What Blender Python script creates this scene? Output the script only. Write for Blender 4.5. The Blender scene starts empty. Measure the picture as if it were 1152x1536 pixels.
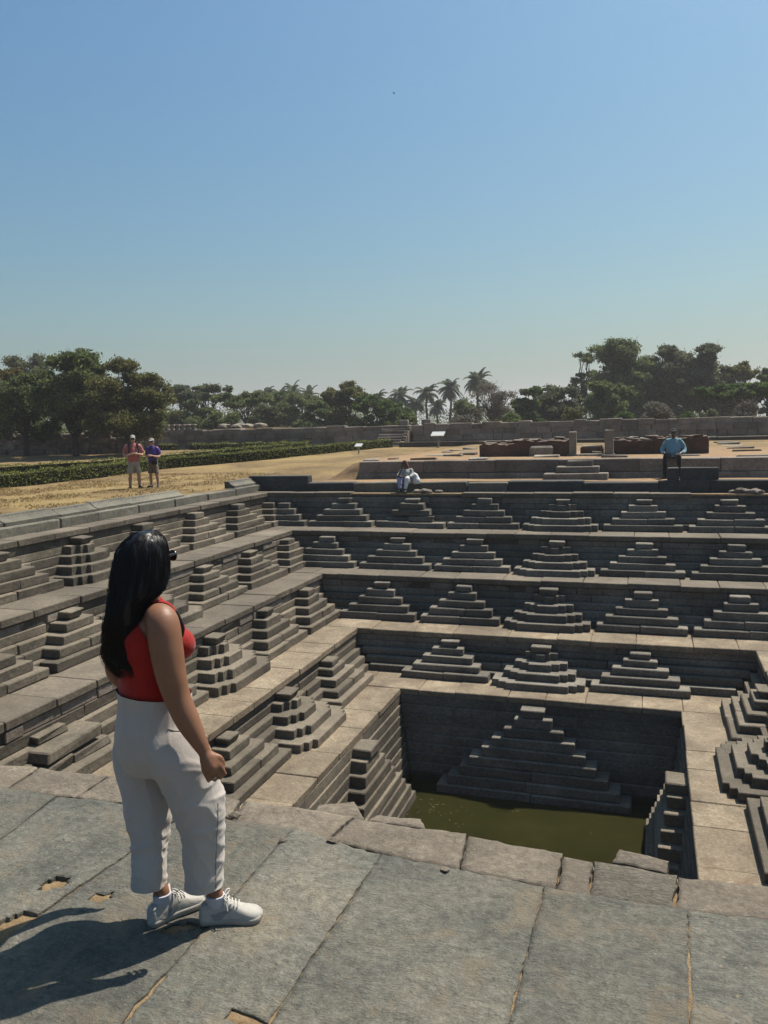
import bpy, math, random, bmesh
import numpy as np
from mathutils import Vector, Matrix, noise
R = math.radians
scene = bpy.context.scene
col = scene.collection

# ------------------------------------------------------------------ camera
YAW, PITCH, ROLL, FPX = 0.318001, -0.1058, -0.02513, 1215.466
CAM = Vector((0, 0, 2.03))
_fwd = Vector((-math.sin(YAW)*math.cos(PITCH), math.cos(YAW)*math.cos(PITCH), math.sin(PITCH)))
_rt0 = Vector((math.cos(YAW), math.sin(YAW), 0)); _up0 = _rt0.cross(_fwd)
_rt = _rt0*math.cos(ROLL) + _up0*math.sin(ROLL); _up = -_rt0*math.sin(ROLL) + _up0*math.cos(ROLL)
cd = bpy.data.cameras.new('camera'); cam = bpy.data.objects.new('camera', cd); col.objects.link(cam)
cd.sensor_fit = 'VERTICAL'; cd.sensor_height = 36; cd.lens = 36*FPX/1536; cd.clip_start = .05; cd.clip_end = 3000
cam.matrix_world = Matrix(((_rt.x, _up.x, -_fwd.x, CAM.x), (_rt.y, _up.y, -_fwd.y, CAM.y), (_rt.z, _up.z, -_fwd.z, CAM.z), (0, 0, 0, 1)))
scene.camera = cam

# ------------------------------------------------------------------ light
SUN_EL, SUN_AZ = R(61), R(32)          # azimuth measured from +Y towards +X
S = Vector((math.sin(SUN_AZ)*math.cos(SUN_EL), math.cos(SUN_AZ)*math.cos(SUN_EL), math.sin(SUN_EL)))
world = bpy.data.worlds.new('World'); scene.world = world; world.use_nodes = True
nt = world.node_tree; nt.nodes.clear()
wo = nt.nodes.new('ShaderNodeOutputWorld'); bg = nt.nodes.new('ShaderNodeBackground')
sky = nt.nodes.new('ShaderNodeTexSky'); sky.sky_type = 'NISHITA'; sky.sun_disc = False
sky.sun_elevation = SUN_EL; sky.sun_rotation = SUN_AZ
sky.altitude = 450; sky.air_density = 1.6; sky.dust_density = 5; sky.ozone_density = 4
bg.inputs['Strength'].default_value = 0.0625
gm = nt.nodes.new('ShaderNodeGamma'); gm.inputs[1].default_value = .85
tn = nt.nodes.new('ShaderNodeMix'); tn.data_type = 'RGBA'; tn.blend_type = 'MULTIPLY'; tn.inputs['Factor'].default_value = 1; tn.inputs['B'].default_value = (.81, 1.20, 1.32, 1)
hs_ = nt.nodes.new('ShaderNodeHueSaturation'); hs_.inputs['Saturation'].default_value = 1.4; hs_.inputs['Value'].default_value = 1
nt.links.new(sky.outputs[0], gm.inputs[0]); nt.links.new(gm.outputs[0], hs_.inputs['Color']); nt.links.new(hs_.outputs[0], tn.inputs['A'])
nt.links.new(tn.outputs['Result'], bg.inputs[0]); nt.links.new(bg.outputs[0], wo.inputs[0])
sd = bpy.data.lights.new('sun', 'SUN'); sd.energy = 5.0; sd.angle = R(.55); sd.color = (1, .93, .82)
so = bpy.data.objects.new('sun', sd); col.objects.link(so); so.location = (20, 20, 40)
so.rotation_euler = (-S).to_track_quat('-Z', 'Y').to_euler()
scene.view_settings.view_transform = 'Standard'; scene.view_settings.look = 'None'
scene.view_settings.exposure = 0.66; scene.view_settings.gamma = 1
scene.view_settings.use_curve_mapping = False
scene.render.engine = 'CYCLES'
scene.cycles.max_bounces = 6; scene.cycles.diffuse_bounces = 3; scene.cycles.transparent_max_bounces = 8

# ------------------------------------------------------------------ helpers
rng = random.Random(7)
def U(a, b): return rng.uniform(a, b)
def ray(px, py):                                     # photo pixel (1152x1536) -> direction, used to measure places
    return _rt*((px-576)/FPX) - _up*((py-768)/FPX) + _fwd
def on_z(px, py, z):
    a = ray(px, py); t = (z-CAM.z)/a.z; return CAM + a*t
def on_y(px, py, y):
    a = ray(px, py); return CAM + a*(y/a.y)
def sstep(a, b, x):
    t = min(1, max(0, (x-a)/(b-a))); return t*t*(3-2*t)
WL = {}
def wl(o): return WL.get(o.name, Vector((0, 0, 0))) if o else Vector((0, 0, 0))
def link(name, data, parent=None, loc=(0, 0, 0)):
    """loc is the world position of the origin"""
    o = bpy.data.objects.new(name, data); col.objects.link(o)
    loc = Vector(loc); WL[o.name] = loc
    if parent: o.parent = parent
    o.location = loc - wl(parent)
    return o
def empty(name, loc=(0, 0, 0), parent=None):
    o = link(name, None, parent, loc); o.empty_display_size = .2; return o
def tag(o, label=None, cat=None, group=None, kind=None):
    if label: o['label'] = label
    if cat: o['category'] = cat
    if group: o['group'] = group
    if kind: o['kind'] = kind
    return o
def mesh(name, V, F, mat, parent=None, loc=None, smooth=False):
    """V in world coordinates; the origin is put at loc (or at the centre of V's base)"""
    V = np.asarray(V, float).reshape(-1, 3)
    if loc is None: loc = ((V[:, 0].min()+V[:, 0].max())/2, (V[:, 1].min()+V[:, 1].max())/2, V[:, 2].min())
    me = bpy.data.meshes.new(name); me.from_pydata((V-np.array(loc)).tolist(), [], F); me.update()
    if mat:
        for m in (mat if isinstance(mat, (list, tuple)) else [mat]): me.materials.append(m)
    if smooth: me.polygons.foreach_set('use_smooth', [True]*len(me.polygons))
    return link(name, me, parent, loc)
class MB:
    def __init__(s): s.V = []; s.F = []
    def add(s, V, F):
        b = len(s.V); s.V += [tuple(v) for v in V]; s.F += [tuple(i+b for i in f) for f in F]
    def build(s, name, mat, parent=None, loc=None, smooth=False): return mesh(name, s.V, s.F, mat, parent, loc, smooth)
BOXF = [(0, 2, 3, 1), (4, 5, 7, 6), (0, 1, 5, 4), (2, 6, 7, 3), (0, 4, 6, 2), (1, 3, 7, 5)]
def boxv(x0, x1, y0, y1, z0, z1):
    return [(x, y, z) for z in (z0, z1) for y in (y0, y1) for x in (x0, x1)]
_cf = None
def hexa(C, bev):
    """chamfered hexahedron from its 8 corners (boxv order): 24 verts, 44 triangles"""
    global _cf
    C = [Vector(c) for c in C]; V = []; ix = {}
    for i in range(8):
        for a in range(3):
            b = C[i]
            for k in range(3):
                if k != a:
                    j = i ^ (1 << k); e = C[j]-C[i]; b = b + e*(min(bev, e.length*.45)/max(e.length, 1e-6))
            ix[(i, a)] = len(V); V.append(b)      # vertex on the face normal to axis a
    if _cf is None:
        F = []
        for f, a in zip(BOXF, (2, 2, 1, 1, 0, 0)): F.append(tuple(ix[(i, a)] for i in f))
        for a in range(3):
            k, l = [q for q in range(3) if q != a]
            for i in range(8):
                if not i & (1 << a):
                    j = i | (1 << a); q = [ix[(i, k)], ix[(i, l)], ix[(j, l)], ix[(j, k)]]
                    F.append(tuple(q))
        for i in range(8): F.append(tuple(ix[(i, a)] for a in range(3)))
        # consistent outward winding
        c = sum(V, Vector())/len(V); G = []
        for f in F:
            p = [V[i] for i in f]; n = (p[1]-p[0]).cross(p[2]-p[0]); m = sum(p, Vector())/len(p)
            G.append(f if n.dot(m-c) > 0 else f[::-1])
        _cf = G
    return V, _cf
def stone(name, x0, x1, y0, y1, z0, z1, mat, parent=None, bev=.012, jit=.006, topjit=None):
    C = boxv(x0, x1, y0, y1, z0, z1)
    t = jit if topjit is None else topjit
    C = [(x+U(-jit, jit), y+U(-jit, jit), z+(U(-t, t) if i > 3 else 0)) for i, (x, y, z) in enumerate(C)]
    V, F = hexa(C, bev)
    return mesh(name, V, F, mat, parent)
def cuts(a, b, lo, hi):
    out = [a]
    while b-out[-1] > hi*1.35: out.append(out[-1]+U(lo, hi))
    out.append(b); return out

# ------------------------------------------------------------------ materials
def node(nt, typ, **kw):
    n = nt.nodes.new(typ)
    for k, v in kw.items():
        if k in n.inputs: n.inputs[k].default_value = v
        else: setattr(n, k, v)
    return n
M = {}
def newmat(name):
    m = bpy.data.materials.new(name); m.use_nodes = True; nt = m.node_tree
    b = nt.nodes['Principled BSDF']; b.inputs['Specular IOR Level'].default_value = .3
    M[name] = m; return m, nt, b
def ramp(nt, fac, stops):
    r = nt.nodes.new('ShaderNodeValToRGB'); e = r.color_ramp.elements
    while len(e) < len(stops): e.new(.5)
    for x, (p, c) in zip(e, stops): x.position = p; x.color = (*c, 1)
    nt.links.new(fac, r.inputs[0]); return r.outputs[0]
def mixc(nt, fac, a, b, blend='MIX'):
    m = nt.nodes.new('ShaderNodeMix'); m.data_type = 'RGBA'; m.blend_type = blend
    for s, v in ((m.inputs['Factor'], fac), (m.inputs['A'], a), (m.inputs['B'], b)):
        if hasattr(v, 'links'): nt.links.new(v, s)
        else: s.default_value = v if isinstance(v, (int, float)) else (*v[:3], 1)
    return m.outputs['Result']
def noise_tex(nt, scale, detail=4, rough=.6, vec=None, dist=0):
    n = nt.nodes.new('ShaderNodeTexNoise'); n.inputs['Scale'].default_value = scale
    n.inputs['Detail'].default_value = detail; n.inputs['Roughness'].default_value = rough; n.inputs['Distortion'].default_value = dist
    if vec is not None: nt.links.new(vec, n.inputs['Vector'])
    return n.outputs['Fac']
def scaled(nt, vec, s):
    m = nt.nodes.new('ShaderNodeMapping'); m.inputs['Scale'].default_value = s; nt.links.new(vec, m.inputs['Vector']); return m.outputs[0]
def bump(nt, b, h, strength, dist, prev=None):
    n = nt.nodes.new('ShaderNodeBump'); n.inputs['Strength'].default_value = strength; n.inputs['Distance'].default_value = dist
    nt.links.new(h, n.inputs['Height'])
    if prev is not None: nt.links.new(prev, n.inputs['Normal'])
    nt.links.new(n.outputs[0], b.inputs['Normal']); return n.outputs[0]
def stone_mat(name, dark, mid, light, rnd=.28, tint=None, sc=1.0, bs=.5, rough=.85, chisel=0, spots=None, dust_sunlit=.10):
    dark, mid, light, tint, spots = [None if c is None else (c[0]*.635, c[1]*.615, c[2]*.59) for c in (dark, mid, light, tint, spots)]
    m, nt, b = newmat(name); L = nt.links
    pos = nt.nodes.new('ShaderNodeNewGeometry').outputs['Position']
    big = noise_tex(nt, .9*sc, 5, .62, pos, .4); fine = noise_tex(nt, 17*sc, 6, .7, pos)
    c = ramp(nt, big, [(.3, dark), (.5, mid), (.72, light)])
    c = mixc(nt, .55, c, ramp(nt, fine, [(.33, (.22, .22, .22)), (.5, (.5, .5, .5)), (.68, (.84, .84, .84))]), 'OVERLAY')
    stn = noise_tex(nt, .33*sc, 4, .7, pos, 1.5); c = mixc(nt, .5, c, ramp(nt, stn, [(.35, (.3, .3, .3)), (.5, (.5, .5, .5)), (.66, (.66, .65, .62))]), 'OVERLAY')
    c = mixc(nt, .28, c, ramp(nt, noise_tex(nt, 75*sc, 3, .65, pos), [(.36, (.25, .25, .25)), (.5, (.5, .5, .5)), (.64, (.8, .8, .8))]), 'OVERLAY')
    if tint:
        t = noise_tex(nt, 2.3*sc, 6, .7, pos, .8)
        c = mixc(nt, ramp(nt, t, [(.52, (0, 0, 0)), (.68, (1, 1, 1))]), c, tint)
    if spots:
        t = noise_tex(nt, 38*sc, 3, .55, pos)
        c = mixc(nt, ramp(nt, t, [(.64, (0, 0, 0)), (.7, (1, 1, 1))]), c, spots)
    if dust_sunlit:                                              # dusty level faces, also paled in the colour to brighten sunlit treads
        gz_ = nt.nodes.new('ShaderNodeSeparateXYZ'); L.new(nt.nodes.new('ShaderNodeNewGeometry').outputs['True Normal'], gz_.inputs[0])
        up_ = nt.nodes.new('ShaderNodeMapRange'); up_.inputs['From Min'].default_value = .75; up_.inputs['From Max'].default_value = .95; up_.inputs['To Max'].default_value = dust_sunlit; L.new(gz_.outputs['Z'], up_.inputs['Value'])
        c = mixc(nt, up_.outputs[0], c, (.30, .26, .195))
    oi = nt.nodes.new('ShaderNodeObjectInfo')
    v = nt.nodes.new('ShaderNodeMapRange'); v.inputs['To Min'].default_value = 1-rnd; v.inputs['To Max'].default_value = 1+rnd
    L.new(oi.outputs['Random'], v.inputs['Value'])
    h = nt.nodes.new('ShaderNodeHueSaturation'); L.new(v.outputs[0], h.inputs['Value']); L.new(c, h.inputs['Color'])
    L.new(h.outputs[0], b.inputs['Base Color']); b.inputs['Roughness'].default_value = rough
    p = bump(nt, b, noise_tex(nt, 6*sc, 8, .72, pos, .3), bs, .05)
    p = bump(nt, b, fine, bs*.6, .012, p)
    if chisel:
        ch = noise_tex(nt, 1, 4, .6, scaled(nt, pos, (13, 34, 22)), 2.5)
        bump(nt, b, ch, chisel, .02, p)
    return m
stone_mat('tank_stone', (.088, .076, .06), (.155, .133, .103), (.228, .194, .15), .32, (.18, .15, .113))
stone_mat('tank_stone_back', (.115, .106, .092), (.18, .166, .143), (.255, .233, .197), .32)  # back side's copy of the tank stone, shaded faces lifted in the colour
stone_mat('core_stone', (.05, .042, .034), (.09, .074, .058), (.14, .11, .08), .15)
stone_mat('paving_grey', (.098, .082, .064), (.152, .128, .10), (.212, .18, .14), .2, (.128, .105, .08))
stone_mat('paving_tan', (.18, .143, .102), (.285, .232, .165), (.39, .325, .235), .14, (.22, .158, .105), 1.3, spots=(.45, .38, .3), dust_sunlit=0)
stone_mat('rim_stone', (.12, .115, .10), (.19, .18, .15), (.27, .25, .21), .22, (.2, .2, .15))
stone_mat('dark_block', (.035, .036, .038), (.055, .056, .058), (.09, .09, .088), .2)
stone_mat('platform_slab', (.105, .112, .099), (.176, .173, .148), (.255, .234, .184), .2, (.24, .20, .145), 1.3, .7, .85, .6, spots=(.28, .24, .175), dust_sunlit=0)
stone_mat('platform_brown', (.165, .140, .112), (.235, .20, .158), (.31, .268, .213), .12, (.205, .17, .132), 1.6, .6, .85, .4, dust_sunlit=0)
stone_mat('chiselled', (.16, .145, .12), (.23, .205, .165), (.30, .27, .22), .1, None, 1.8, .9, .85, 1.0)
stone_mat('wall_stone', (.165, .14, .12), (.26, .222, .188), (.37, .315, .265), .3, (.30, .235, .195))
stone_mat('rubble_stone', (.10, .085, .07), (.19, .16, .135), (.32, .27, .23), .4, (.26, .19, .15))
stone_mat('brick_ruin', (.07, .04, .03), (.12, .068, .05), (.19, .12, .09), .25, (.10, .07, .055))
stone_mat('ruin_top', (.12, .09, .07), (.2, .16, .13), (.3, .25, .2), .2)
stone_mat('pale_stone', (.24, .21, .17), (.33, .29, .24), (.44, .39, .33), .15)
def ground_mat():
    m, nt, b = newmat('ground'); L = nt.links
    pos = nt.nodes.new('ShaderNodeNewGeometry').outputs['Position']
    n1 = noise_tex(nt, .35, 6, .65, pos, .6); n2 = noise_tex(nt, 5, 6, .75, pos); n3 = noise_tex(nt, .12, 4, .6, pos)
    grass = ramp(nt, n1, [(.3, (0.096, 0.061, 0.026)), (.48, (0.170, 0.113, 0.047)), (.62, (0.235, 0.165, 0.065)), (.75, (0.191, 0.137, 0.054))])
    grass = mixc(nt, .6, grass, ramp(nt, n2, [(.3, (.25, .25, .25)), (.5, (.5, .5, .5)), (.7, (.75, .75, .75))]), 'OVERLAY')
    dirt = ramp(nt, n2, [(.3, (0.200, 0.117, 0.061)), (.5, (0.278, 0.174, 0.097)), (.7, (0.348, 0.239, 0.144))])
    sx = nt.nodes.new('ShaderNodeSeparateXYZ'); L.new(pos, sx.inputs[0])
    # bare earth near the tank's back rim and on the raised court
    def mr(o, a, c):
        q = nt.nodes.new('ShaderNodeMapRange'); q.inputs['From Min'].default_value = a; q.inputs['From Max'].default_value = c; L.new(o, q.inputs['Value']); return q.outputs[0]
    def mul(a, c):
        q = nt.nodes.new('ShaderNodeMath'); q.operation = 'MULTIPLY'; L.new(a, q.inputs[0]); L.new(c, q.inputs[1]); return q.outputs[0]
    fx = mr(sx.outputs['X'], -11.5, -8.5); fy = mr(sx.outputs['Y'], 40, 30)
    patch = ramp(nt, n3, [(.35, (.35, .35, .35)), (.6, (1, 1, 1))])
    q = nt.nodes.new('ShaderNodeSeparateColor'); L.new(patch, q.inputs[0])
    f = mul(mul(fx, fy), q.outputs[0])
    c = mixc(nt, f, grass, dirt)
    bare = ramp(nt, noise_tex(nt, .8, 5, .7, pos, 1), [(.6, (0, 0, 0)), (.75, (.6, .6, .6))])
    c = mixc(nt, bare, c, (.27, .165, .09))
    L.new(c, b.inputs['Base Color']); b.inputs['Roughness'].default_value = .95
    p = bump(nt, b, noise_tex(nt, 14, 8, .8, pos), .7, .06)
    return m
ground_mat()
m, nt2, b = newmat('joint_dirt'); pos = nt2.nodes.new('ShaderNodeNewGeometry').outputs['Position']
nt2.links.new(ramp(nt2, noise_tex(nt2, 9, 6, .7, pos), [(.3, (.13, .085, .045)), (.5, (.225, .152, .08)), (.7, (.32, .235, .135))]), b.inputs['Base Color'])
b.inputs['Roughness'].default_value = .95; bump(nt2, b, noise_tex(nt2, 60, 5, .7, pos), .9, .02)
def flat(name, c, rough=.8, spec=.3, metal=0, var=.12, sc=8, bs=0):
    m, nt, b = newmat(name); c = tuple(x*.66 for x in c)
    pos = nt.nodes.new('ShaderNodeNewGeometry').outputs['Position']
    f = noise_tex(nt, sc, 5, .65, pos)
    nt.links.new(ramp(nt, f, [(.3, tuple(x*(1-var) for x in c)), (.7, tuple(min(1, x*(1+var)) for x in c))]), b.inputs['Base Color'])
    b.inputs['Roughness'].default_value = rough; b.inputs['Specular IOR Level'].default_value = spec; b.inputs['Metallic'].default_value = metal
    if bs: bump(nt, b, noise_tex(nt, sc*6, 5, .7, pos), bs, .01)
    return m
# ================================================================== the stepped tank
XL, XR, YB, YN, D = -11.685, 6.98, 23.505, 3.78, 1.5675
ZT = [0, -.99, -1.954, -3.006, -3.944]; ZW = -5.93      # terrace levels, water level
XC, YC = -2.35, 14.25
def xl(i): return XL+i*D
def xr(i): return XR-i*D
def yb(i): return YB-i*D
def yn(i): return YN+i*D
tank = tag(empty('stepped_tank', (XC, 13.6, ZW-.5)), 'square grey stone stepped tank with terraces of small stair pyramids around green water', 'stepwell')
LIPT = .135
# solid masonry behind the facing stones
core = MB()
def ring(mb, ox0, ox1, oy0, oy1, ix0, ix1, iy0, iy1, z0, z1):
    """four boxes filling between an outer and an inner rectangle"""
    for a in ((ox0, ix0, oy0, oy1), (ix1, ox1, oy0, oy1), (ix0, ix1, oy0, iy0), (ix0, ix1, iy1, oy1)):
        mb.add(boxv(*a, z0, z1), [f[::1] for f in BOXF])
for i in range(5):
    zb = (ZT[i+1] if i < 4 else ZW-.6)-.05
    e = .045
    ring(core, xl(i)-2, xr(i)+2, yn(i)-2.0, yb(i)+2, xl(i)-e, xr(i)+e, yn(i)-e, yb(i)+e, zb, ZT[i]-.08)
core.build('masonry_core', M['core_stone'], tank)
stone('pool_bed', xl(4)-.3, xr(4)+.3, yn(4)-.3, yb(4)+.3, ZW-.7, ZW-.6, M['core_stone'], tank)

class Side:
    """local frame of one side: u along the wall, v out of the wall into the tank"""
    def __init__(s, nm): s.nm = nm
    def rng(s, i):   # u range of the lip line of tier i
        return (xl(i), xr(i)) if s.nm in 'BN' else (yn(i), yb(i))
    def box(s, i, u0, u1, v0, v1):
        if s.nm == 'B': return u0, u1, yb(i)-v1, yb(i)-v0
        if s.nm == 'N': return u0, u1, yn(i)+v0, yn(i)+v1
        if s.nm == 'L': return xl(i)+v0, xl(i)+v1, u0, u1
        return xr(i)-v1, xr(i)-v0, u0, u1
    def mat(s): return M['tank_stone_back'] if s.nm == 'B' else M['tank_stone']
SB, SL, SR, SN = Side('B'), Side('L'), Side('R'), Side('N')
# terrace paving: slabs laid across each terrace, overhanging the wall below
def gone(side, i, u):
    if i == 0 and side.nm == 'B':
        return (-8.45 < u < -7.35) or (-6.7 < u < -4.75) or u > 1.35
    if i == 0 and side.nm == 'N': return True
    return False
for i in range(5):
    for sd_ in (SB, SL, SR, SN):
        if i == 0 and sd_.nm == 'N': continue
        u0, u1 = sd_.rng(i); back = .5 if i == 0 else D+.02
        mt = M['paving_tan'] if i >= 3 else M['paving_grey']
        if sd_.nm == 'N' or (sd_.nm == 'R' and i < 3):                    # never in view: one plain strip
            x0, x1, y0, y1 = sd_.box(i, u0, u1, -back, .05)
            stone('terrace_strip', x0, x1, y0, y1, ZT[i]-LIPT, ZT[i], mt, tank); continue
        tp = mesh('terrace', boxv(*sd_.box(i, u0, u1, -back, -.06), ZT[i]-LIPT-.02, ZT[i]-.04), BOXF, M['joint_dirt'], tank)
        ext = back if sd_.nm in 'B' else 0                                # corners belong to the back side
        for a, b_ in zip(*(lambda c: (c[:-1], c[1:]))(cuts(u0-ext, u1+ext, .75, 1.35))):
            if gone(sd_, i, (a+b_)/2): continue
            ov = U(.03, .06)
            if sd_.nm in 'LR':                                            # stay clear of the corner slabs
                if a >= yb(i)-.05 : continue
                b_ = min(b_, yb(i)-.06)
            x0, x1, y0, y1 = sd_.box(i, a+.004, b_-.004, -back+.01, ov)
            if i < 3 or sd_.nm != 'L':
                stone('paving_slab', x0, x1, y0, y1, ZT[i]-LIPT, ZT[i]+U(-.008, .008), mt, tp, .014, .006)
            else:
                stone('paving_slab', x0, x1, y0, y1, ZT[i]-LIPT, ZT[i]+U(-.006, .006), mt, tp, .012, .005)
NC = 5
def tier_h(i):
    z1 = ZT[i]-LIPT; z0 = ZT[i+1]
    return z0, (z1-z0)/NC
PROJ = [.70, .72, .72, .82]; VTOP = .36
def wall_v(k, i): return (PROJ[i]*(1-k/3)+VTOP*k/3)-.35   # front of wall course k (0 = lowest): it steps in parallel with the pyramids
for i in range(4):
    z0, h = tier_h(i)
    for sd_ in (SB, SL, SR, SN):
        u0, u1 = sd_.rng(i)
        seen = sd_.nm in 'BL' or (sd_.nm == 'R' and i == 3)
        w = None
        for k in range(NC):
            v = wall_v(k, i) if k < NC-1 else 0.0
            if not seen:
                x0, x1, y0, y1 = sd_.box(i, u0+v, u1-v, -.3, v)
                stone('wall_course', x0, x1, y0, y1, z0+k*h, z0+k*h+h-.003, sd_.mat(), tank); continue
            if w is None:
                w = mesh('tier_wall', boxv(*sd_.box(i, u0, u1, -.3, -.02), z0, z0+NC*h), BOXF, M['core_stone'], tank)
            lo, hi = (1.9, 3.6) if k < NC-1 else (.35, .9)
            if k == NC-1 and i in (0, 3): lo, hi = 2.0, 3.6
            rec = MB() if k == NC-1 and i in (1, 2) else None
            cc = cuts(u0+v, u1-v, lo, hi)
            for a, b_ in zip(cc[:-1], cc[1:]):
                vv = v + U(-.02, .012)
                if k == NC-1: vv = v + (U(-.03, .03) if i in (1, 2) else U(-.012, .01))
                x0, x1, y0, y1 = sd_.box(i, a+.003, b_-.003, -.1, vv)
                zt = z0+k*h+h-(.004 if k < NC-1 else U(.01, .03) if i in (1, 2) else .006)
                if rec is not None:
                    C = [(x+U(-.012, .012), y+U(-.012, .012), z) for x, y, z in boxv(x0, x1, y0, y1, z0+k*h, zt)]; rec.add(*hexa(C, .014)); continue
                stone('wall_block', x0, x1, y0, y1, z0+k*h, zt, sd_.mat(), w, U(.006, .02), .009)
            if rec is not None: tag(rec.build('recess_stones', M['wall_stone'], w), kind='stuff')
# ---- stair pyramids
def pyramid(sd_, i, uc, wid=2.05, kind='plain', clip=None, broken=0, nst=4, z0=None, h=None, proj=None, capw=.46, label=None):
    if z0 is None: z0, h = tier_h(i)
    proj = proj or PROJ[i]
    dep = proj+(.30 if kind == 'indent' else 0)
    x0, x1, y0, y1 = sd_.box(i, uc-.1, uc+.1, .2, .4)
    py = empty('stair_pyramid', ((x0+x1)/2, (y0+y1)/2, z0), tank)
    if label: py['label'] = label
    wt = capw+.30
    for k in range(nst):
        f = k/(nst-1) if nst > 1 else 0
        w = wid*(1-f)+wt*f; v = dep*(1-f)+(VTOP+.06*(kind == 'indent')+.02*(nst > 5))*f
        zz0, zz1 = z0+k*h, z0+k*h+h-.003
        a, b_ = uc-w/2+U(-.015, .015), uc+w/2+U(-.015, .015)
        if clip: a, b_ = max(a, clip[0]), min(b_, clip[1])
        if b_-a < .12: continue
        if kind == 'indent':
            # stepped corners: nested outlines, one slab
            q = .1; s1, s2 = .16, .34
            s2 = min(s2, (b_-a)/2-.1); s1 = min(s1, s2-.05)
            prof = [(a, -.0), (a, v-2*q), (a+s1, v-2*q), (a+s1, v-q), (a+s2, v-q), (a+s2, v), (b_-s2, v), (b_-s2, v-q), (b_-s1, v-q), (b_-s1, v-2*q), (b_, v-2*q), (b_, -.0)]
            def w2(u, vv):
                bx = sd_.box(i, u, u, vv, vv); return bx[0]+U(-.006, .006), bx[2]+U(-.006, .006)
            P = [w2(*p) for p in prof]; n = len(P); cx = sum(p[0] for p in P)/n; cy = sum(p[1] for p in P)/n
            bv = .012
            V = [(x, y, zz0) for x, y in P]+[(x, y, zz1-bv) for x, y in P]+[(x+(cx-x)*bv/max(.2, abs(cx-x)), y+(cy-y)*bv/max(.2, abs(cy-y)), zz1+U(-.004, .004)) for x, y in P]
            F = []
            for r in range(2):
                for j in range(n):
                    j2 = (j+1) % n; F.append((r*n+j, r*n+j2, (r+1)*n+j2, (r+1)*n+j))
            F += [tuple(range(2*n, 3*n)), tuple(range(n-1, -1, -1))]
            o = mesh('step_block', V, F, sd_.mat(), py)
            bm = bmesh.new(); bm.from_mesh(o.data); bmesh.ops.recalc_face_normals(bm, faces=bm.faces); bm.to_mesh(o.data); bm.free()
        else:
            n = 1 if w < 1.5 else rng.choice((1, 2, 2))
            if nst > 5: n = max(1, int(w/1.5))
            cc = [a+(b_-a)*j/n + (U(-.15, .15) if 0 < j < n else 0) for j in range(n+1)]
            for j in range(n):
                vv = v+U(-.008, .008); e0, e1 = cc[j]+.002, cc[j+1]-.002; zt = zz1
                if broken and rng.random() < broken and k > 0: vv -= U(.05, .2); zt -= U(.0, .05); e1 -= U(0, .2)
                X = sd_.box(i, e0, e1, -.02, vv)
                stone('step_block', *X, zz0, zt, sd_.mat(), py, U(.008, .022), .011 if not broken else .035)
    # cap stone
    zc = z0+nst*h
    if (clip is None or clip[0] < uc-capw*.3 and clip[1] > uc+capw*.3) and not (broken and rng.random() < .3):
        ch = h*U(.82, .97); du = U(-.04, .04); w = capw*U(.88, 1.05); vtop = .29+.12*(nst > 5)
        if kind == 'indent': vtop += .05
        B0 = sd_.box(i, uc+du-w/2+.05, uc+du+w/2-.05, -.02, vtop-.05); B1 = sd_.box(i, uc+du-w/2, uc+du+w/2, -.02, vtop)
        lo, hi = (B0, B1) if (kind == 'indent' or rng.random() < .45) else (B1, B1)
        C = [(x, y, zc) for y in lo[2:] for x in lo[:2]]+[(x, y, zc+ch) for y in hi[2:] for x in hi[:2]]
        C = [(x+U(-.012, .012), y+U(-.012, .012), z+(U(-.012, .012) if z > zc else 0)) for x, y, z in C]
        V, F = hexa(C, .02); mesh('cap_stone', V, F, sd_.mat(), py)
    return py
PX, PY = 2.2, 2.33
IND = 'central stair pyramid with indented corners'
for i in range(4):
    # back side: columns of pyramids on one grid, the middle one with indented corners
    for j in range(-4, 5):
        uc = XC+PX*j; a, b_ = xl(i)+.55, xr(i)-.55
        if uc-1.02 > b_-.75 or uc+1.02 < a+.75: continue
        if uc > 5.5: continue
        pyramid(SB, i, uc, 2.07, 'indent' if j == 0 else 'plain', (a, b_), label=IND if j == 0 else None, broken=.25 if (i == 0 and j in (-2, 3)) else 0)
    for j in range(-4, 5):
        uc = YC+PY*j; a, b_ = yn(i)+.6, yb(i)-.12
        if uc-1.0 > b_-.8 or uc+1.0 < a+.75: continue
        if i == 3 and j == 1: pass
        br = .6 if (i == 2 and j == -2) else 0
        pyramid(SL, i, uc, 2.17, 'indent' if j == 0 else 'plain', (a, b_), label=IND if j == 0 else ('broken stair pyramid with shattered blocks' if br else None), broken=br)
for j in (-1, 0, 1):
    pyramid(SR, 3, YC+PY*j, 2.17, 'indent' if j == 0 else 'plain', (yn(3)+.6, yb(3)-.12), label=IND if j == 0 else None)
_m = stone_mat('wet_stone', (.03, .03, .022), (.05, .048, .034), (.07, .066, .045), .2, rough=.35, dust_sunlit=0)
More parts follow.
